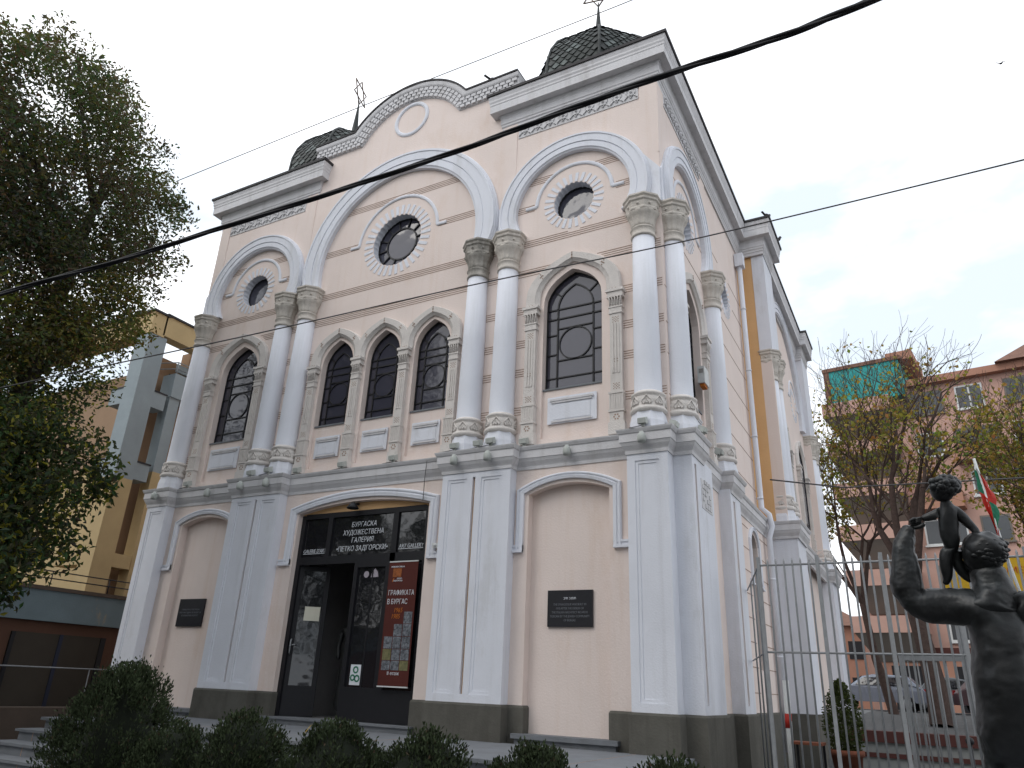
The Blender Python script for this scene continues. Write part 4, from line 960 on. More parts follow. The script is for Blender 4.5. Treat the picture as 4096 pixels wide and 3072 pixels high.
k = MB(); k.box(-11.8, -9.99, 1.56, 2.0, 4.1, 4.45); k.box(-10.45, -9.99, 2.08, 2.6, 4.1, 4.45); k.build('cross_beam', [YEL], Y_, label='yellow lower cross beam')
k = MB(); k.box(-10.4, -10.0, 2.62, 2.95, 6.8, 9.1); k.build('side_pillar', [BLUEP], Y_)
k = MB(); k.box(-10.4, -10.0, 2.62, 3.2, .8, 6.8); k.build('side_pillar', [YEL], Y_, label='yellow lower side pillar')
k = MB(); k.box(-10.5, -9.95, 2.6, 4.5, 9.05, 9.78); k.build('balcony_parapet', [BLUEP], Y_)
k = MB()
for z in (9.95, 10.15): k.tube([(-11.6, 2.1, z), (-10.0, 2.65, z)], .018, 5); k.tube([(-10.0, 2.65, z), (-10.0, 5, z)], .018, 5)
for y in (2.65, 3.2): k.tube([(-10.0, y, 9.75), (-10.0, y, 10.15)], .018, 5)
k.build('railing', [FENCEM], Y_)
k = MB(); k.box(-10.72, -10.68, 2.9, 3.9, 9.25, 10.0); k.build('window', [DARK], Y_)
k = MB(); k.box(-10.78, -10.74, 3.2, 3.4, 5.0, 5.6); k.build('vent', [GREYS], Y_)

# pink apartment block far behind at right
PB = thing('apartment_block', 'pink stucco apartment block with balconies, tiled roof and turquoise netting beyond the trees', 'building', (12, 45, 1.4))
ca, sa = math.cos(R(-8)), math.sin(R(-8))
def PT(u, d, z): return (4.6 + u * ca + d * sa * -1 * -1, 42 + u * sa - d * ca, z)
PTw = lambda u, d, z: (4.9 + u * ca + d * sa, 42 + u * sa - d * ca, z)
k = MB(); k.box(.3, 30, 0, -12, 1.3, 21.2, 0, T=PTw); k.build('wall', [PINK], PB)
k = MB(); k.loft([[PTw(9.6, .9, 21.3), PTw(31, .9, 21.3), PTw(31, -13, 21.3), PTw(9.6, -13, 21.3)], [PTw(12.4, -2.4, 23.9), PTw(28, -2.4, 23.9), PTw(28, -8, 23.9), PTw(12.4, -8, 23.9)]], 0, closed=True, caps=True)
k.build('roof', [TILE], PB)
k = MB(); k.box(4.6, 30.5, .5, -1, 20.85, 21.3, 0, T=PTw); k.build('eaves', [PINKD], PB)
k = MB(); k.box(-.2, 4.4, .9, -5, 20.2, 22.7, 0, T=PTw); k.build('netting', [TURQ], PB)
k = MB(); k.box(-.35, 4.6, 1.0, -5, 22.7, 22.95, 0, T=PTw); k.box(-.3, .05, .95, .6, 20.2, 22.7, 0, T=PTw); k.box(3.6, 5.2, .3, -4, 22.9, 23.5, 1, T=PTw); k.build('top_terrace_roof', [TILE, PINKD], PB)
for i, zt in enumerate((20.2, 17.44, 14.7, 11.95, 9.2, 6.5)):
    k = MB(); xl = -.55 + .04 * i
    k.loft([[PTw(xl, 1.5, zt - .95), PTw(3.6, 1.5, zt - .95), PTw(3.6, -2, zt - .95), PTw(xl, -2, zt - .95)], [PTw(xl, 1.5, zt), PTw(3.6, 1.5, zt), PTw(3.6, -2, zt), PTw(xl, -2, zt)]], 0, closed=True, caps=True)
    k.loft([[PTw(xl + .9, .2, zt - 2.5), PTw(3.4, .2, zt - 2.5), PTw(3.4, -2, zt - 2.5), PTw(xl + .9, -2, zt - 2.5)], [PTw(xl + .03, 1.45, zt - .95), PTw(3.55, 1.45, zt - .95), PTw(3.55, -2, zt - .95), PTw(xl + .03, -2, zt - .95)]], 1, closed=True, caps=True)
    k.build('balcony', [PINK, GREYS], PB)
for fl_ in range(7):
    z0 = 2.4 + fl_ * 2.75
    for j in range(8):
        u = 5.3 + j * 2.6
        if fl_ == 0 and j in (0, 5): continue
        k = MB(); wv = .75 if (j + fl_) % 3 else 1.15
        k.box(u - wv, u + wv, .05, -.1, z0, z0 + 1.55, 0, T=PTw); k.box(u - wv - .08, u + wv + .08, .16, -.05, z0 - .1, z0, 0, T=PTw)
        w_ = k.build('window', [WHT if (j + fl_) % 2 else GREYS], PB)
        p = MB(); p.box(u - wv + .1, u - .05, .07, .0, z0 + .1, z0 + 1.45, 0, T=PTw); p.box(u + .05, u + wv - .1, .07, .0, z0 + .1, z0 + 1.45, 0, T=PTw); p.build('pane', [BGLASS], w_)
        if (j * 3 + fl_) % 4 == 0 and 0 < fl_ < 6:
            b = MB(); b.box(u - 1.3, u + 1.3, 1.1, 0, z0 - .75, z0 + .25, 0, T=PTw); b.build('balcony', [PINKD], PB)
k = MB(); k.box(.3, 30, .25, -.1, 4.3, 4.8, 0, T=PTw); k.build('string_band', [REDCAP], PB)
k = MB(); k.box(.5, 30, .12, -.1, 1.3, 4.3, 0, T=PTw); k.build('ground_floor', [PINKD], PB)
for u in (1.2, 4.6, 8, 11.5): k = MB(); k.box(u, u + 1.9, .15, 0, 1.4, 3.8, 0, T=PTw); k.build('shopfront', [DARK], PB)

DH = thing('distant_house', 'low brownish house glimpsed beyond the rear corner of the gallery', 'house', (1, 62, 1.4))
k = MB(); k.box(-9, 3.5, 60, 70, 1.2, 7.6); k.build('wall', [PINKD], DH); k = MB(); k.loft([[(-9.5, 59.5, 7.6), (4, 59.5, 7.6), (4, 70.5, 7.6), (-9.5, 70.5, 7.6)], [(-6, 64, 9.6), (1, 64, 9.6), (1, 66, 9.6), (-6, 66, 9.6)]], 0, closed=True, caps=True); k.build('roof', [TILE], DH)
for x in (-7, -3.5, 0, 2.2):
    for z in (2.2, 5.0): k = MB(); k.box(x, x + 1.1, 59.93, 60, z, z + 1.4); k.build('window', [DARK], DH)
# ============================================================ TREES, BUSHES
def tinted(name, verts, faces, cols, mtl, parent, origin):
    me = bpy.data.meshes.new(name); me.from_pydata([(v[0] - origin[0], v[1] - origin[1], v[2] - origin[2]) for v in verts], [], faces)
    me.materials.append(mtl); at = me.color_attributes.new('tint', 'FLOAT_COLOR', 'CORNER')
    flat = []
    for f, c in zip(faces, cols): flat += [c[0], c[1], c[2], 1.0] * len(f)
    at.data.foreach_set('color', flat); me.update()
    o = bpy.data.objects.new(name, me); col.objects.link(o); o.parent = parent; return o
def leaf(vs_, fs_, cs_, p, s, c, rnd, asp=.5, droop=0.):
    a = Vector((rnd.gauss(0, 1), rnd.gauss(0, 1), rnd.gauss(0, .8) - droop)).normalized(); b = a.cross(Vector((rnd.gauss(0, 1), rnd.gauss(0, 1), rnd.gauss(0, 1)))).normalized()
    n = a.cross(b) * (s * .18); i = len(vs_)
    vs_ += [p, p + a * s * .5 + b * s * asp * .5 + n, p + a * s, p + a * s * .5 - b * s * asp * .5 + n]; fs_ += [(i, i + 1, i + 2), (i, i + 2, i + 3)]; cs_ += [c, c]
# big tree on the left; crown outline given in the plane x = -4.7
rnd = random.Random(11)
TL = thing('broadleaf_tree', 'large dense dark green tree with yellowing lower leaves at the left edge', 'tree', (-5.3, -3.6, .6))
crownpx = [(-140, 10), (0, 28), (45, 60), (62, 120), (95, 62), (140, 58), (192, 85), (215, 150), (268, 165), (300, 232), (328, 300), (375, 332), (368, 395), (405, 450), (412, 520), (392, 570), (376, 625), (318, 640), (322, 700), (300, 745), (238, 770), (250, 800), (232, 872), (214, 940), (255, 1005), (236, 1060), (190, 1090), (222, 1150), (170, 1205), (105, 1225), (50, 1215), (0, 1290), (-140, 1330)]
def inpoly(x, y, P):
    r = False; j = len(P) - 1
    for i in range(len(P)):
        if (P[i][1] > y) != (P[j][1] > y) and x < (P[j][0] - P[i][0]) * (y - P[i][1]) / (P[j][1] - P[i][1]) + P[i][0]: r = not r
        j = i
    return r
def onplane(u, v, px):
    d = rt * ((u - 1106) * 1.8517 / 2944.8) + up * (-(v - 829.5) * 1.8517 / 2944.8) + fw
    return CAM + d * ((px - CAM.x) / d.x)
centers = []
tries = 0
while len(centers) < 500 and tries < 40000:
    tries += 1
    u, v = rnd.uniform(-130, 420), rnd.uniform(15, 1320)
    if not inpoly(u, v, crownpx): continue
    edge = not (inpoly(u + 26, v, crownpx) and inpoly(u, v + 22, crownpx) and inpoly(u, v - 22, crownpx))
    r = rnd.uniform(.16, .28) if edge else rnd.uniform(.30, .52)
    px = rnd.uniform(-6.4, -3.6) if v < 900 else rnd.uniform(-5.4, -3.2)
    if v > 760 and rnd.random() < (.5 if u > 90 else .25): continue
    p = onplane(u - (8 if edge else 0), v, px)
    centers.append((p, r, v, edge))
lv, lf_, lc = [], [], []
greens = [(.070, .082, .045), (.085, .090, .048), (.055, .066, .042), (.10, .10, .045), (.085, .074, .050), (.10, .085, .052)]  # lifted, browner greens: haze and glare put into the leaf colour
yell = [(.11, .10, .02), (.09, .085, .02), (.15, .12, .02)]
for p, r, v, edge in centers:
    n = int(135 * (r / .4) ** 2) + 34
    base = rnd.choice(greens); yp = .02 if v < 600 else (.07 if v < 850 else .05)
    if 600 < v < 760 and rnd.random() < .5: base = (.13, .12, .035)
    for i in range(n):
        d = Vector((rnd.gauss(0, 1), rnd.gauss(0, 1), rnd.gauss(0, .8))); d = d.normalized() * (r * 1.3 * rnd.random() ** .5)
        c = rnd.choice(yell) if rnd.random() < yp else tuple(x * rnd.uniform(.7, 1.3) for x in base)
        if v > 800: c = tuple(x * rnd.uniform(.7, 1.3) for x in rnd.choice([(.050, .070, .032), (.064, .080, .032), (.044, .056, .030)])) if rnd.random() > .12 else (.24, .22, .035)  # bright yellow-green share: lit leaves put into the colour
        s = rnd.uniform(.07, .12) if v < 950 else rnd.uniform(.10, .16)
        leaf(lv, lf_, lc, p + d, s, c, rnd, .48, .5 if v > 900 else .1)
tinted('crown', lv, lf_, lc, LEAF, TL, TL.location)
k = MB(); base = Vector((-5.3, -3.9, .5))
tk = [base, base + Vector((.05, .05, 1.5)), base + Vector((.15, .1, 3.0)), base + Vector((.2, .2, 4.6)), base + Vector((.1, .4, 6.6)), base + Vector((.2, .5, 9)), base + Vector((.1, .7, 11.2))]
k.tube(tk, [.30, .24, .22, .19, .15, .10, .04], 10)
for i in range(30):
    c = rnd.choice([q for q in centers if not q[3]])[0]; t = max(1.6, min(10.5, (c.z - .6) * .72)); 
    j = min(len(tk) - 2, max(0, next((q for q in range(len(tk) - 1) if tk[q + 1].z - .5 > t), len(tk) - 2)))
    a = tk[j].lerp(tk[j + 1], rnd.random()); m1_ = a.lerp(c, .35) + Vector((0, 0, -.12)); m2_ = a.lerp(c, .7) + Vector((rnd.uniform(-.2, .2), rnd.uniform(-.2, .2), .1))
    L_ = (c - a).length; k.tube([a, m1_, m2_, c], [.02 + .014 * L_, .016 + .008 * L_, .018, .008], 6)
k.build('trunk', [BARK], TL)
# autumn trees at right
def tree(loc, H, seed, label, zl=.5, dens=1.0, trunkr=.24):
    rnd = random.Random(seed); T_ = thing('autumn_tree', label, 'tree', loc, 'autumn trees behind the fence')
    k = MB(); vs_, fs_, cs_ = [], [], []; loc = Vector(loc)
    leafc = [(.26, .21, .05), (.20, .17, .045), (.27, .19, .05), (.12, .125, .04), (.31, .25, .07)]
    def grow(p, d, L, r, lev):
        pts = [p]; q = p.copy(); dd = d.copy(); n = 4
        for i in range(n):
            dd = (dd + Vector((rnd.gauss(0, .12), rnd.gauss(0, .12), .07 if lev else 0))).normalized(); q = q + dd * (L / n); pts.append(q.copy())
        k.tube(pts, [max(.006, r * (1 - .4 * i / n)) for i in range(n + 1)], 7 if lev < 2 else (4 if lev < 4 else 3), caps=False)
        hz = (q.z - loc.z) / H
        if lev >= 3:
            keep = 1 if hz < zl else max(.04, 1 - (hz - zl) / .25)
            for i in range(rnd.randint(2, 4) if lev < 5 else 5):
                if rnd.random() > keep * dens: continue
                c = tuple(x * rnd.uniform(.7, 1.25) for x in rnd.choice(leafc))
                leaf(vs_, fs_, cs_, pts[rnd.randint(1, n)] + Vector((rnd.gauss(0, .12), rnd.gauss(0, .12), rnd.gauss(0, .12))), .17 * rnd.uniform(.7, 1.2), c, rnd, .7, .4)
        if lev >= 6: return
        nb = 4 if lev == 0 else 3
        for i in range(nb):
            ang = rnd.uniform(.30, .70) if lev < 2 else rnd.uniform(.35, .8); ph = 2 * PI * (i / nb) + rnd.uniform(-.5, .5)
            o = dd.orthogonal().normalized(); o2 = dd.cross(o)
            nd = (dd * math.cos(ang) + (o * math.cos(ph) + o2 * math.sin(ph)) * math.sin(ang)).normalized()
            nd.z = nd.z * .95 + .1; nd.normalize()
            st = pts[-1] if i < 1 or lev == 0 else pts[rnd.randint(1, n)]
            grow(st, nd, L * rnd.uniform(.62, .84), r * (.60 if i == 0 else .46), lev + 1)
    grow(loc, Vector((0, .02, 1)), H * .25, trunkr, 0)
    k.build('trunk', [BARKL], T_, fix=False)
    if vs_: tinted('crown', vs_, fs_, cs_, LEAF, T_, T_.location)
    return T_
tree((8.35, 17.5, 1.1), 17.6, 3, 'bare-topped autumn tree with thick trunk behind the tall fence', .48, 1.0, .34)
tree((6.9, 21.5, 1.3), 15.5, 12, 'twiggy autumn tree behind the fence nearest the gallery corner', .5, .7, .18)
tree((11.2, 16.5, 1.1), 15.5, 8, 'autumn tree with ochre leaves behind the flag at the right edge', .5, 1.0, .30)
tree((13.6, 21, 1.2), 17.5, 21, 'sparse autumn tree farther back at the right edge', .45, .9, .28)

# thuja bushes along the bed
def thuja(loc, H, W, label, seed, n=15000, ragged=.06, group='trimmed thuja bushes in the planting bed', lob=0):
    rnd = random.Random(seed); T_ = thing('thuja_bush', label, 'bush', loc, group); loc = Vector(loc)
    vs_, fs_, cs_ = [], [], []
    tips = [(rnd.uniform(0, 2 * PI), rnd.random() ** .7, rnd.uniform(.5, 1.0)) for _ in range(150 + lob * 60)]
    def prof(t): return (math.sin(min(1, t * 1.35 + .12) * PI * .5) if t < .45 else 1.0) * (1 - max(0, (t - .42) / .58) ** 2.3) ** .58
    fro = []
    for a, t, m_ in tips:
        rr = W * .5 * prof(t) * rnd.uniform(.82, 1.0 + ragged); fro.append(Vector((rr * math.cos(a), rr * math.sin(a), (H - .07) * t)))
    for i in range(n):
        c0_ = rnd.choice(fro); d = Vector((rnd.gauss(0, .035), rnd.gauss(0, .035), rnd.gauss(.0, .045)))
        if lob: d = Vector((rnd.gauss(0, .045), rnd.gauss(0, .045), rnd.gauss(0, .09)))
        if d.length > .085: d *= .5
        p = loc + c0_ + d
        if p.z < loc.z + .02: p.z = loc.z + .02
        g_ = rnd.uniform(.55, 1.35); c = (.036 * g_, .050 * g_, .022 * g_)
        if rnd.random() < .02: c = (.07, .05, .03)
        out_d = Vector((c0_.x, c0_.y, W * .9)).normalized()
        a = (out_d + Vector((rnd.gauss(0, .35), rnd.gauss(0, .35), rnd.gauss(0, .3)))).normalized(); b = a.cross(Vector((rnd.gauss(0, 1), rnd.gauss(0, 1), rnd.gauss(0, 1)))).normalized(); s = rnd.uniform(.018, .038); j = len(vs_)
        vs_ += [p, p + a * s * .6 + b * s * .2, p + a * s, p + a * s * .6 - b * s * .2]; fs_ += [(j, j + 1, j + 2, j + 3)]; cs_ += [c]
    tinted('foliage', vs_, fs_, cs_, DGRN, T_, T_.location)
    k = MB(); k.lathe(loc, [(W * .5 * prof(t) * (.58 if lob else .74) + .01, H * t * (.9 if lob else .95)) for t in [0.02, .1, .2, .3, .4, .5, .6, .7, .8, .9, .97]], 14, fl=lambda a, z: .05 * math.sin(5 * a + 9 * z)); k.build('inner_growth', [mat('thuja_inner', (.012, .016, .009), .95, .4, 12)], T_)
    k = MB(); k.tube([loc, loc + Vector((0, 0, .35))], .035, 6); k.build('stem', [BARK], T_)
    return T_
zb = .28
bsh = [(3.60, 1.28, .64, 'second smallest rounded'), (4.28, 1.40,   .70, 'rounded'), (5.09, 1.375,   .80, 'broad'), (5.80, 1.365,   .76, 'wide-topped'), (6.50, 1.335,  .76, 'low'), (7.28, 1.32,  .74, 'lowest')]
labs = ['dark green thuja bush tucked right of the big shaggy bush', 'dark green thuja bush in front of the left door pilaster', 'dark green thuja bush with a yellow leaf on it in front of the door', 'dark green thuja bush in front of the right door pilaster', 'dark green thuja bush in front of the right niche step', 'dark green thuja bush low in front of the building corner']
for i, (x, zt, w_, _) in enumerate(bsh):
    thuja((x, -6.0, zb), zt - zb, w_, labs[i], 30 + i)
thuja((2.88, -5.95, zb), 1.38, .86, 'big shaggy thuja bush at the left end of the hedge', 50, 34000, .26, lob=1)
thuja((-5.55, -2.9, .6), 1.15, .62, 'narrow dark thuja cone by the garages cut by the left edge', 52, 6000, .1)
k = MB(); k.add([(5.03, -6.25, 1.29), (5.07, -6.27, 1.31), (5.09, -6.25, 1.35), (5.05, -6.23, 1.33)], [(0, 1, 2, 3)]); single(k, 'fallen_leaf', [YELS], 'yellow fallen leaf on top of the middle thuja bush', 'leaf', (5.05, -6.25, 1.3), fix=False)

# ============================================================ FENCE, YARD
F = thing('metal_fence', 'tall pale grey metal bar fence with spiked bars right of the gallery', 'fence', (8, .5, .4))
def bars(p0, p1, n, zt, zbm, r=.0135):
    for i in range(n):
        t = i / max(1, n - 1); x, y = p0[0] + (p1[0] - p0[0]) * t, p0[1] + (p1[1] - p0[1]) * t
        k = MB(); k.tube([(x, y, zbm), (x, y, zt - .04), (x, y, zt)], [r, r, .003], 6); k.build('bar', [FENCEM], F)
bars((6.70, .5), (10.6, .5), 38, 3.375, .38); bars((6.42, 1.15), (6.08, 2.4), 3, 3.36, .38)
for x, y in ((6.58, .5), (7.33, .5), (8.09, .5), (8.86, .5), (9.63, .5)):
    k = MB(); k.box(x - .022, x + .022, y - .022, y + .022, .3, 3.40); k.build('post', [FENCEM], F)
for z, r in ((3.29, .014), (2.18, .014), (.62, .014)):
    k = MB(); k.tube([(6.58, .5, z), (10.8, .5, z)], r, 6); k.build('rail', [FENCEM], F)
    k = MB(); k.tube([(6.58, .5, z), (5.9, 3.0, z)], r * .8, 6); k.build('rail', [FENCEM], F)
GT_ = thing('metal_gate', 'barred metal gate leaf standing behind the fence beside the statue', 'gate', (8.6, 1.1, .4))
k = MB(); k.box(8.10, 9.75, 1.08, 1.12, 2.14, 2.22); k.box(8.10, 8.14, 1.08, 1.12, .45, 2.14); k.box(9.71, 9.75, 1.08, 1.12, .45, 2.14); k.box(8.10, 9.75, 1.085, 1.115, .5, .56); k.build('frame', [FENCEM], GT_)
for i in range(15): k = MB(); k.tube([(8.2 + i * .105, 1.1, .5), (8.2 + i * .105, 1.1, 2.18)], .009, 5); k.build('bar', [FENCEM], GT_)
LW = thing('low_wall', 'low off-white wall with a dark red coping behind the fence', 'wall', (9, 5, .6))
k = MB(); k.box(7.05, 13.5, 4.9, 5.2, .3, 1.03); k.build('body', [OFFW], LW)
k = MB(); k.box(7.0, 13.6, 4.84, 5.26, 1.03, 1.20); k.build('coping', [REDCAP], LW)
k = MB(); k.box(7.15, 13.4, 4.86, 4.9, .80, .87); k.build('stripe', [REDCAP], LW)
for x, y in ((7.34, 2.88), (8.76, 2.93)):
    P_ = thing('bollard', 'short black post with ball top ' + ('left of the low wall' if x < 8 else 'beside the statue'), 'bollard', (x, y, .35), 'black ball-topped posts')
    k = MB(); k.tube([(x, y, .3), (x, y, 1.14)], .022, 8); k.build('post', [DARK], P_); k = MB(); k.sphere((x, y, 1.19), .055, 8); k.build('ball', [DARK], P_)
PS = thing('potted_shrub', 'yellow-green box shrub in a terracotta pot by the side of the gallery', 'plant', (7.33, 1.3, .55))
k = MB(); k.lathe((7.33, 1.3, 0), [(.13, .55), (.19, .98), (.215, .98), (.215, 1.05), (.18, 1.05), (.17, 1.0)], 16); k.build('pot', [TERRA], PS)
vs_, fs_, cs_ = [], [], []; rnd = random.Random(77)
for i in range(3800):
    t = rnd.random(); rr = .25 * math.sin(PI * min(1, .15 + t * .85)) ** .7 * rnd.random() ** .4; a = rnd.uniform(0, 2 * PI)
    g_ = rnd.uniform(.6, 1.3); leaf(vs_, fs_, cs_, Vector((7.33 + rr * math.cos(a), 1.3 + rr * math.sin(a), 1.0 + t * .88)), rnd.uniform(.03, .05), (.05 * g_, .065 * g_, .02 * g_), rnd, .6)
tinted('foliage', vs_, fs_, cs_, LEAF, PS, PS.location)
TB = thing('small_table', 'small brown-topped table against the plinth behind the fence', 'table', (6.95, .9, .4))
k = MB(); k.box(6.75, 7.12, .75, 1.1, 1.10, 1.13); k.build('tabletop', [TERRA], TB)
for x in (6.77, 7.09):
    for y in (.78, 1.07): k = MB(); k.box(x - .015, x + .015, y - .015, y + .015, .35, 1.10); k.build('leg', [DARK], TB)
RP = thing('warning_pole', 'white pole with a red band leaning beside the plinth behind the fence', 'pole', (6.72, .8, .4))
k = MB(); k.tube([(6.72, .8, .4), (6.74, .8, 1.85)], .04, 10); k.build('pole', [WHT], RP); k = MB(); k.tube([(6.727, .8, 1.28), (6.735, .8, 1.45)], .0425, 10); k.build('red_band', [REDT], RP)
# yellow sign and flag
YS = thing('yellow_signboard', 'yellow signboard with faint red lettering behind the bronze statue', 'sign', (10, 5.9, 1))
k = MB(); k.box(8.86, 12.2, 5.88, 5.94, 3.05, 4.13); k.build('board', [YELS], YS); k = MB(); k.box(8.9, 9.0, 5.9, 6.0, .7, 3.1); k.build('support', [FENCEM], YS); k = MB(); k.box(11.6, 11.7, 5.9, 6.0, .7, 3.1); k.build('support', [FENCEM], YS)
FL = thing('flag', 'white, green and red flag hanging on a thin pole behind the statue', 'flag', (9.95, 3.9, 3))
k = MB(); k.tube([(9.95, 3.88, 2.2), (9.72, 3.88, 3.9), (9.56, 3.88, 5.45)], .022, 6); k.build('pole', [WHT], FL)
k = MB()
rows_ = []
for i in range(13):
    t = i / 12; z = 5.32 - 1.15 * t; x = 9.585 + .11 * t; w_ = .04 + .16 * math.sin(PI * min(1, t * 1.15)) ; rows_.append([(x - .03 + w_ * s * (1 if i % 3 else .8) , 3.86 + .035 * math.sin(9 * s + 3 * t), z - .12 * s) for s in (-.35, -.1, .2, .5, .8)])
for i in range(12):
    for j in range(4):
        m_ = 0 if i < 1 else (1 if (j < 2 and i < 5) or (i > 5 and j > 1 and i < 10) else 2)
        k.add([rows_[i][j], rows_[i][j + 1], rows_[i + 1][j + 1], rows_[i + 1][j]], [(0, 1, 2, 3)], m_)
k.build('cloth', [WHT, GREENT, REDT], FL, fix=False)
# cars
def car(loc, rz, paint, label, L=4.2, Hh=1.45, hatch=True):
    Cc = thing('parked_car', label, 'car', loc, 'cars parked beyond the low wall'); Cc.rotation_euler = (0, 0, rz); o_ = Vector(loc)
    def mk(mb, name, mats, par=None): 
        ob = mb.build(name, mats, par or Cc, origin=(0, 0, 0)); return ob
    side = [(-L / 2, .35), (-L / 2, .78), (-L / 2 + .12, .92), (-L / 2 + (.25 if hatch else .75), .97), (-L / 2 + (.65 if hatch else 1.1), Hh - .04), (-L / 2 + 1.4, Hh), (-.05, Hh), (.35, Hh - .07), (L / 2 - 1.15, .98), (L / 2 - .35, .86), (L / 2 - .03, .66), (L / 2, .35)]
    k = MB(); rings = []
    for y, inset in ((-.84, .1), (-.80, .0), (.80, .0), (.84, .1)):
        r_ = []
        for x, z in side:
            yy = y * (1 - .20 * max(0, (z - .95) / (Hh - .95))); r_.append((x * (1 - inset * .12), yy, z - (inset * .3 if z > .9 else 0)))
        rings.append(r_)
    k.loft(rings, 0, closed=True, caps=True, smooth=False); body = mk(k, 'body', [paint])
    for sg in (-1, 1):
        k = MB(); k.add([(-L / 2 + (.55 if hatch else 1.0), sg * .85, 1.0), (L / 2 - 1.35, sg * .85, 1.0), (.3, sg * .74, Hh - .12), (-L / 2 + (.85 if hatch else 1.25), sg * .74, Hh - .1)], [(0, 1, 2, 3)]); mk(k, 'side_window', [CGLASS])
    k = MB(); k.add([(L / 2 - 1.12, -.70, 1.0), (L / 2 - 1.12, .70, 1.0), (.40, .62, Hh - .06), (.40, -.62, Hh - .06)], [(0, 1, 2, 3)]); mk(k, 'windscreen', [CGLASS])
    for x in (-L / 2 + .75, L / 2 - .8):
        for sg in (-1, 1):
            k = MB(); k.tube([(x, sg * .72, .31), (x, sg * .87, .31)], .31, 20); wv = mk(k, 'wheel', [TYRE]); k = MB(); k.tube([(x, sg * .80, .31), (x, sg * .88, .31)], .19, 16); h_ = k.build('rim', [FENCEM], wv, origin=(0, 0, 0))
    for sg in (-1, 1):
        k = MB(); k.box(L / 2 - .14, L / 2 + .01, sg * .62 - .15, sg * .62 + .15, .62, .76); mk(k, 'headlight', [WHT]); k = MB(); k.box(-L / 2 - .01, -L / 2 + .08, sg * .68 - .12, sg * .68 + .12, .72, .9); mk(k, 'tail_light', [LAMP])
    return Cc
car((6.0, 27.5, 1.38), R(175), CARS, 'silver hatchback parked beyond the low wall at left', 4.0, 1.42)
car((9.1, 29.5, 1.40), R(-5), CARG, 'grey saloon parked in the middle beyond the low wall', 4.2, 1.42, False)
car((11.0, 26.6, 1.38), R(8), CARD, 'dark red car partly hidden behind the statue', 4.1, 1.42)

# ============================================================ BRONZE STATUE: man with a child on his shoulder
def SP(u, v, t): # u,v in full-size photo pixels; t = distance along the optical axis
    return D2(u / 1.8517, v / 1.8517, t)
def S4(x, y, t): return SP(3450 + x / 1.3576, 1850 + y / 1.3576, t)
ST = thing('statue', 'dark bronze statue of a man seen from behind lifting a small child on his shoulder', 'statue', (9.0, -4.3, 0))
T0 = 6.0
neck = S4(700, 610, T0); head = S4(650, 500, T0); chest = S4(745, 760, T0 + .0); waist = S4(745, 1040, T0); hip = S4(775, 1230, T0); shL = S4(560, 725, T0 - .02); shR = S4(905, 720, T0 + .02)
elb = S4(255, 770, T0 - .05); wri = S4(245, 380, T0 + .0)
hand = S4(265, 330, T0)
pelvis = hip
kneeL = hip + Vector((-.13, .05, -.42)); ankL = hip + Vector((-.16, .0, -.86)); kneeR = hip + Vector((.14, .08, -.42)); ankR = hip + Vector((.18, .02, -.86))
elbR = S4(1010, 900, T0 + .05); wriR = S4(990, 640, T0 + .1)
def sk(x, y, dt, a, b=None): return (S4(x, y, T0 + dt), (a, b or a))
PV = sk(792, 1400, 0, .25, .21); WA = sk(762, 1080, 0, .235, .19); CH = sk(720, 830, 0, .31, .21); UB = sk(722, 740, -.01, .27, .18)
man = skin_body('man', [
    [sk(800, 1750, 0, .27, .22), PV, sk(778, 1230, 0, .232, .2), WA, sk(728, 950, 0, .285, .205), CH, UB, sk(700, 665, .0, .17, .14), sk(682, 605, .0, .125), sk(664, 552, .01, .105)],
    [CH, sk(610, 800, -.02, .20, .16), sk(530, 785, -.03, .155, .14), sk(450, 778, -.04, .134, .128), sk(370, 776, -.05, .124), sk(300, 770, -.06, .110), sk(262, 738, -.06, .100), sk(242, 672, -.06, .114), sk(230, 600, -.05, .102), sk(226, 510, -.04, .085), sk(232, 430, -.02, .070), sk(243, 372, 0, .058), sk(262, 338, 0, .052, .038)],
    [UB, sk(810, 720, .02, .17), sk(880, 790, .03, .15), sk(940, 880, .04, .12), sk(1000, 930, .05, .10), sk(1010, 780, .08, .085), sk(1000, 640, .1, .06)],
    [sk(800, 1750, 0, .27, .22), (kneeL, (.10, .10)), (ankL, (.06, .06)), (ankL + Vector((-.02, .14, -.03)), (.05, .04))],
    [sk(800, 1750, 0, .27, .22), (kneeR, (.10, .10)), (ankR, (.06, .06)), (ankR + Vector((.02, .14, -.03)), (.05, .04))]], BRONZE, '', '', None, 4)
parts_ = [man, blob(S4(652, 490, T0), .138, (.90, 1.0, 1.0), .03, 20, 2), blob(S4(612, 548, T0 + .05), .075, (.9, .9, 1.0), .0, 12), blob(S4(600, 512, T0 + .02), .05, (1, 1, 1.4), .0, 10), blob(S4(700, 525, T0 - .06), .026, (.6, 1, 1.3)), blob(S4(590, 468, T0 + .03), .06, (1, 1, .6), 0, 10)]
parts_.append(blob(S4(662, 470, T0 - .01), .140, (.93, 1.0, .86), .035, 24, 5))
for i in range(30):   # low waves of cropped hair
    a_ = 2.4 * i; q_ = .25 + .72 * i / 30; parts_.append(blob(S4(662, 472, T0 - .01) + rt * math.cos(a_) * .122 * q_ + up * math.sin(a_) * .108 * q_ - fw * (.118 * math.sqrt(max(0, 1 - q_ * q_))), .026, (1.2, 1, .7), .05, 6, i))
for i in range(4):
    a = S4(248 + i * 5, 322 + i * 10, T0 - .03 + .012 * i); b = a + rt * .04 + up * .022; c_ = b + rt * .032 - up * .006 + fw * .01
    parts_.append(skin_body('fg', [[(a, (.013, .013)), (b, (.012, .012)), (c_, (.010, .010)), (c_ + rt * .018 - up * .016, (.008, .008))]], BRONZE, '', '', None, 1))
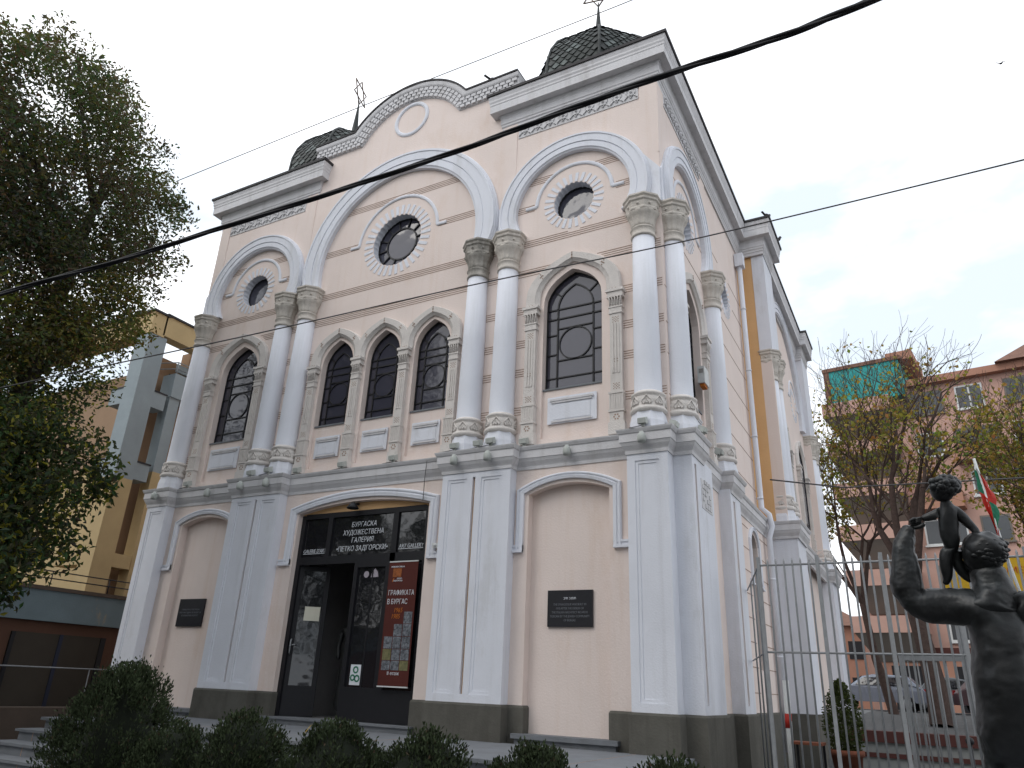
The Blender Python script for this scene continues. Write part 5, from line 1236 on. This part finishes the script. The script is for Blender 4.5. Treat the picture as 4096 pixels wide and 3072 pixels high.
parts_.append(skin_body('fg', [[sk(275, 355, 0, .015), sk(310, 352, -.02, .013), sk(335, 335, -.02, .010)]], BRONZE, '', '', None, 1))
mesh_into(parts_, 'man', BRONZE, '', '', ST.location, parent=ST, rough=.010)
HP = sk(478, 405, 0, .078, .065); CC = sk(466, 262, 0, .082, .062)
ch = [[HP, sk(474, 340, 0, .070, .056), CC, sk(452, 225, 0, .042), sk(445, 195, 0, .038)],
    [CC, sk(425, 262, 0, .040), sk(385, 288, 0, .033), sk(345, 300, 0, .026), sk(318, 305, 0, .022, .018)],
    [CC, sk(510, 262, .02, .042), sk(560, 318, .03, .038), sk(608, 362, .02, .030), sk(628, 398, 0, .023)],
    [HP, sk(455, 470, 0, .060), sk(450, 535, 0, .046), sk(458, 600, 0, .040), sk(462, 645, 0, .026), sk(440, 664, 0, .024, .02)],
    [HP, sk(505, 470, .03, .055), sk(508, 545, .05, .042), sk(548, 600, .06, .036), sk(580, 635, .06, .025), sk(596, 648, .06, .02)]]
cps = [skin_body('child', ch, BRONZE, '', '', None, 3), blob(S4(432, 150, T0), .080, (.95, 1, 1.0), .0, 14), blob(S4(402, 165, T0), .035, (1, 1, 1), 0, 8)]
for i in range(44):
    a_ = 2.4 * i; q_ = .3 + .75 * i / 44; cps.append(blob(S4(440, 130, T0) + rt * math.cos(a_) * .082 * q_ + up * (math.sin(a_) * .060 * q_ + .006) - fw * .075 * math.sqrt(max(0, 1 - min(1, q_) ** 2)), .025 + .005 * (i % 3), (1, 1, .85), .1, 6, i))
for i in range(3): cps.append(skin_body('fg', [[sk(320, 300 + i * 8, -.01, .009), sk(300, 304 + i * 8, -.02, .008), sk(288, 312 + i * 8, -.02, .006)]], BRONZE, '', '', None, 1))
mesh_into(cps, 'child', BRONZE, '', '', ST.location, parent=ST, rough=.004)
zped = (hip.z - .91)
k = MB(); k.box(8.45, 9.6, -4.75, -3.75, .0, max(.2, zped)); k.box(8.4, 9.65, -4.8, -3.7, .0, .12); k.build('pedestal', [STEP], ST)

# sign lettering
text_obj('ПРЕМИЕРА', 'lettering', .16, lambda u, d, z: (u, 5.87 - d, z), 9.9, 0, 3.86, REDT, YS, xs=.9)
# ============================================================ ADDED TREES (unseen behind the camera; they shade the facade and show in glass)
def shade_tree(loc, H, W, seed, label):
    rnd = random.Random(seed); T_ = thing('street_tree', label, 'tree', loc, 'trees across the street'); loc = Vector(loc); a1, a2, a3 = [], [], []
    for b in range(62):
        c = loc + Vector((rnd.gauss(0, W * .26), rnd.gauss(0, W * .26), H * rnd.uniform(.22, .96))); r = rnd.uniform(.9, 1.6)
        for i in range(120):
            d = Vector((rnd.gauss(0, 1), rnd.gauss(0, 1), rnd.gauss(0, 1))).normalized() * r * rnd.random() ** .4
            leaf(a1, a2, a3, c + d, rnd.uniform(.25, .45), (.03, .045, .02), rnd, .6)
    tinted('crown', a1, a2, a3, LEAF, T_, T_.location); k = MB(); k.tube([loc, loc + Vector((0, 0, H * .4)), loc + Vector((.2, 0, H * .8))], [.28, .2, .08], 8); k.build('trunk', [BARK], T_)
for i, (x, y, h, w_) in enumerate(((-9, -17, 7.5, 6), (-2.5, -18, 12, 7), (4.5, -18, 13, 8), (12, -17.5, 14, 8), (19, -13, 14, 8), (-16, -9, 6.5, 6))):
    shade_tree((x, y, 0), h, w_, 90 + i, ['round tree across the street behind the viewer, far left', 'tree across the street reflected in the left door transom', 'tree across the street reflected in the middle door transom', 'tree across the street reflected in the right door transom', 'tall tree behind the viewer to the right', 'tall tree beyond the left edge'][i])
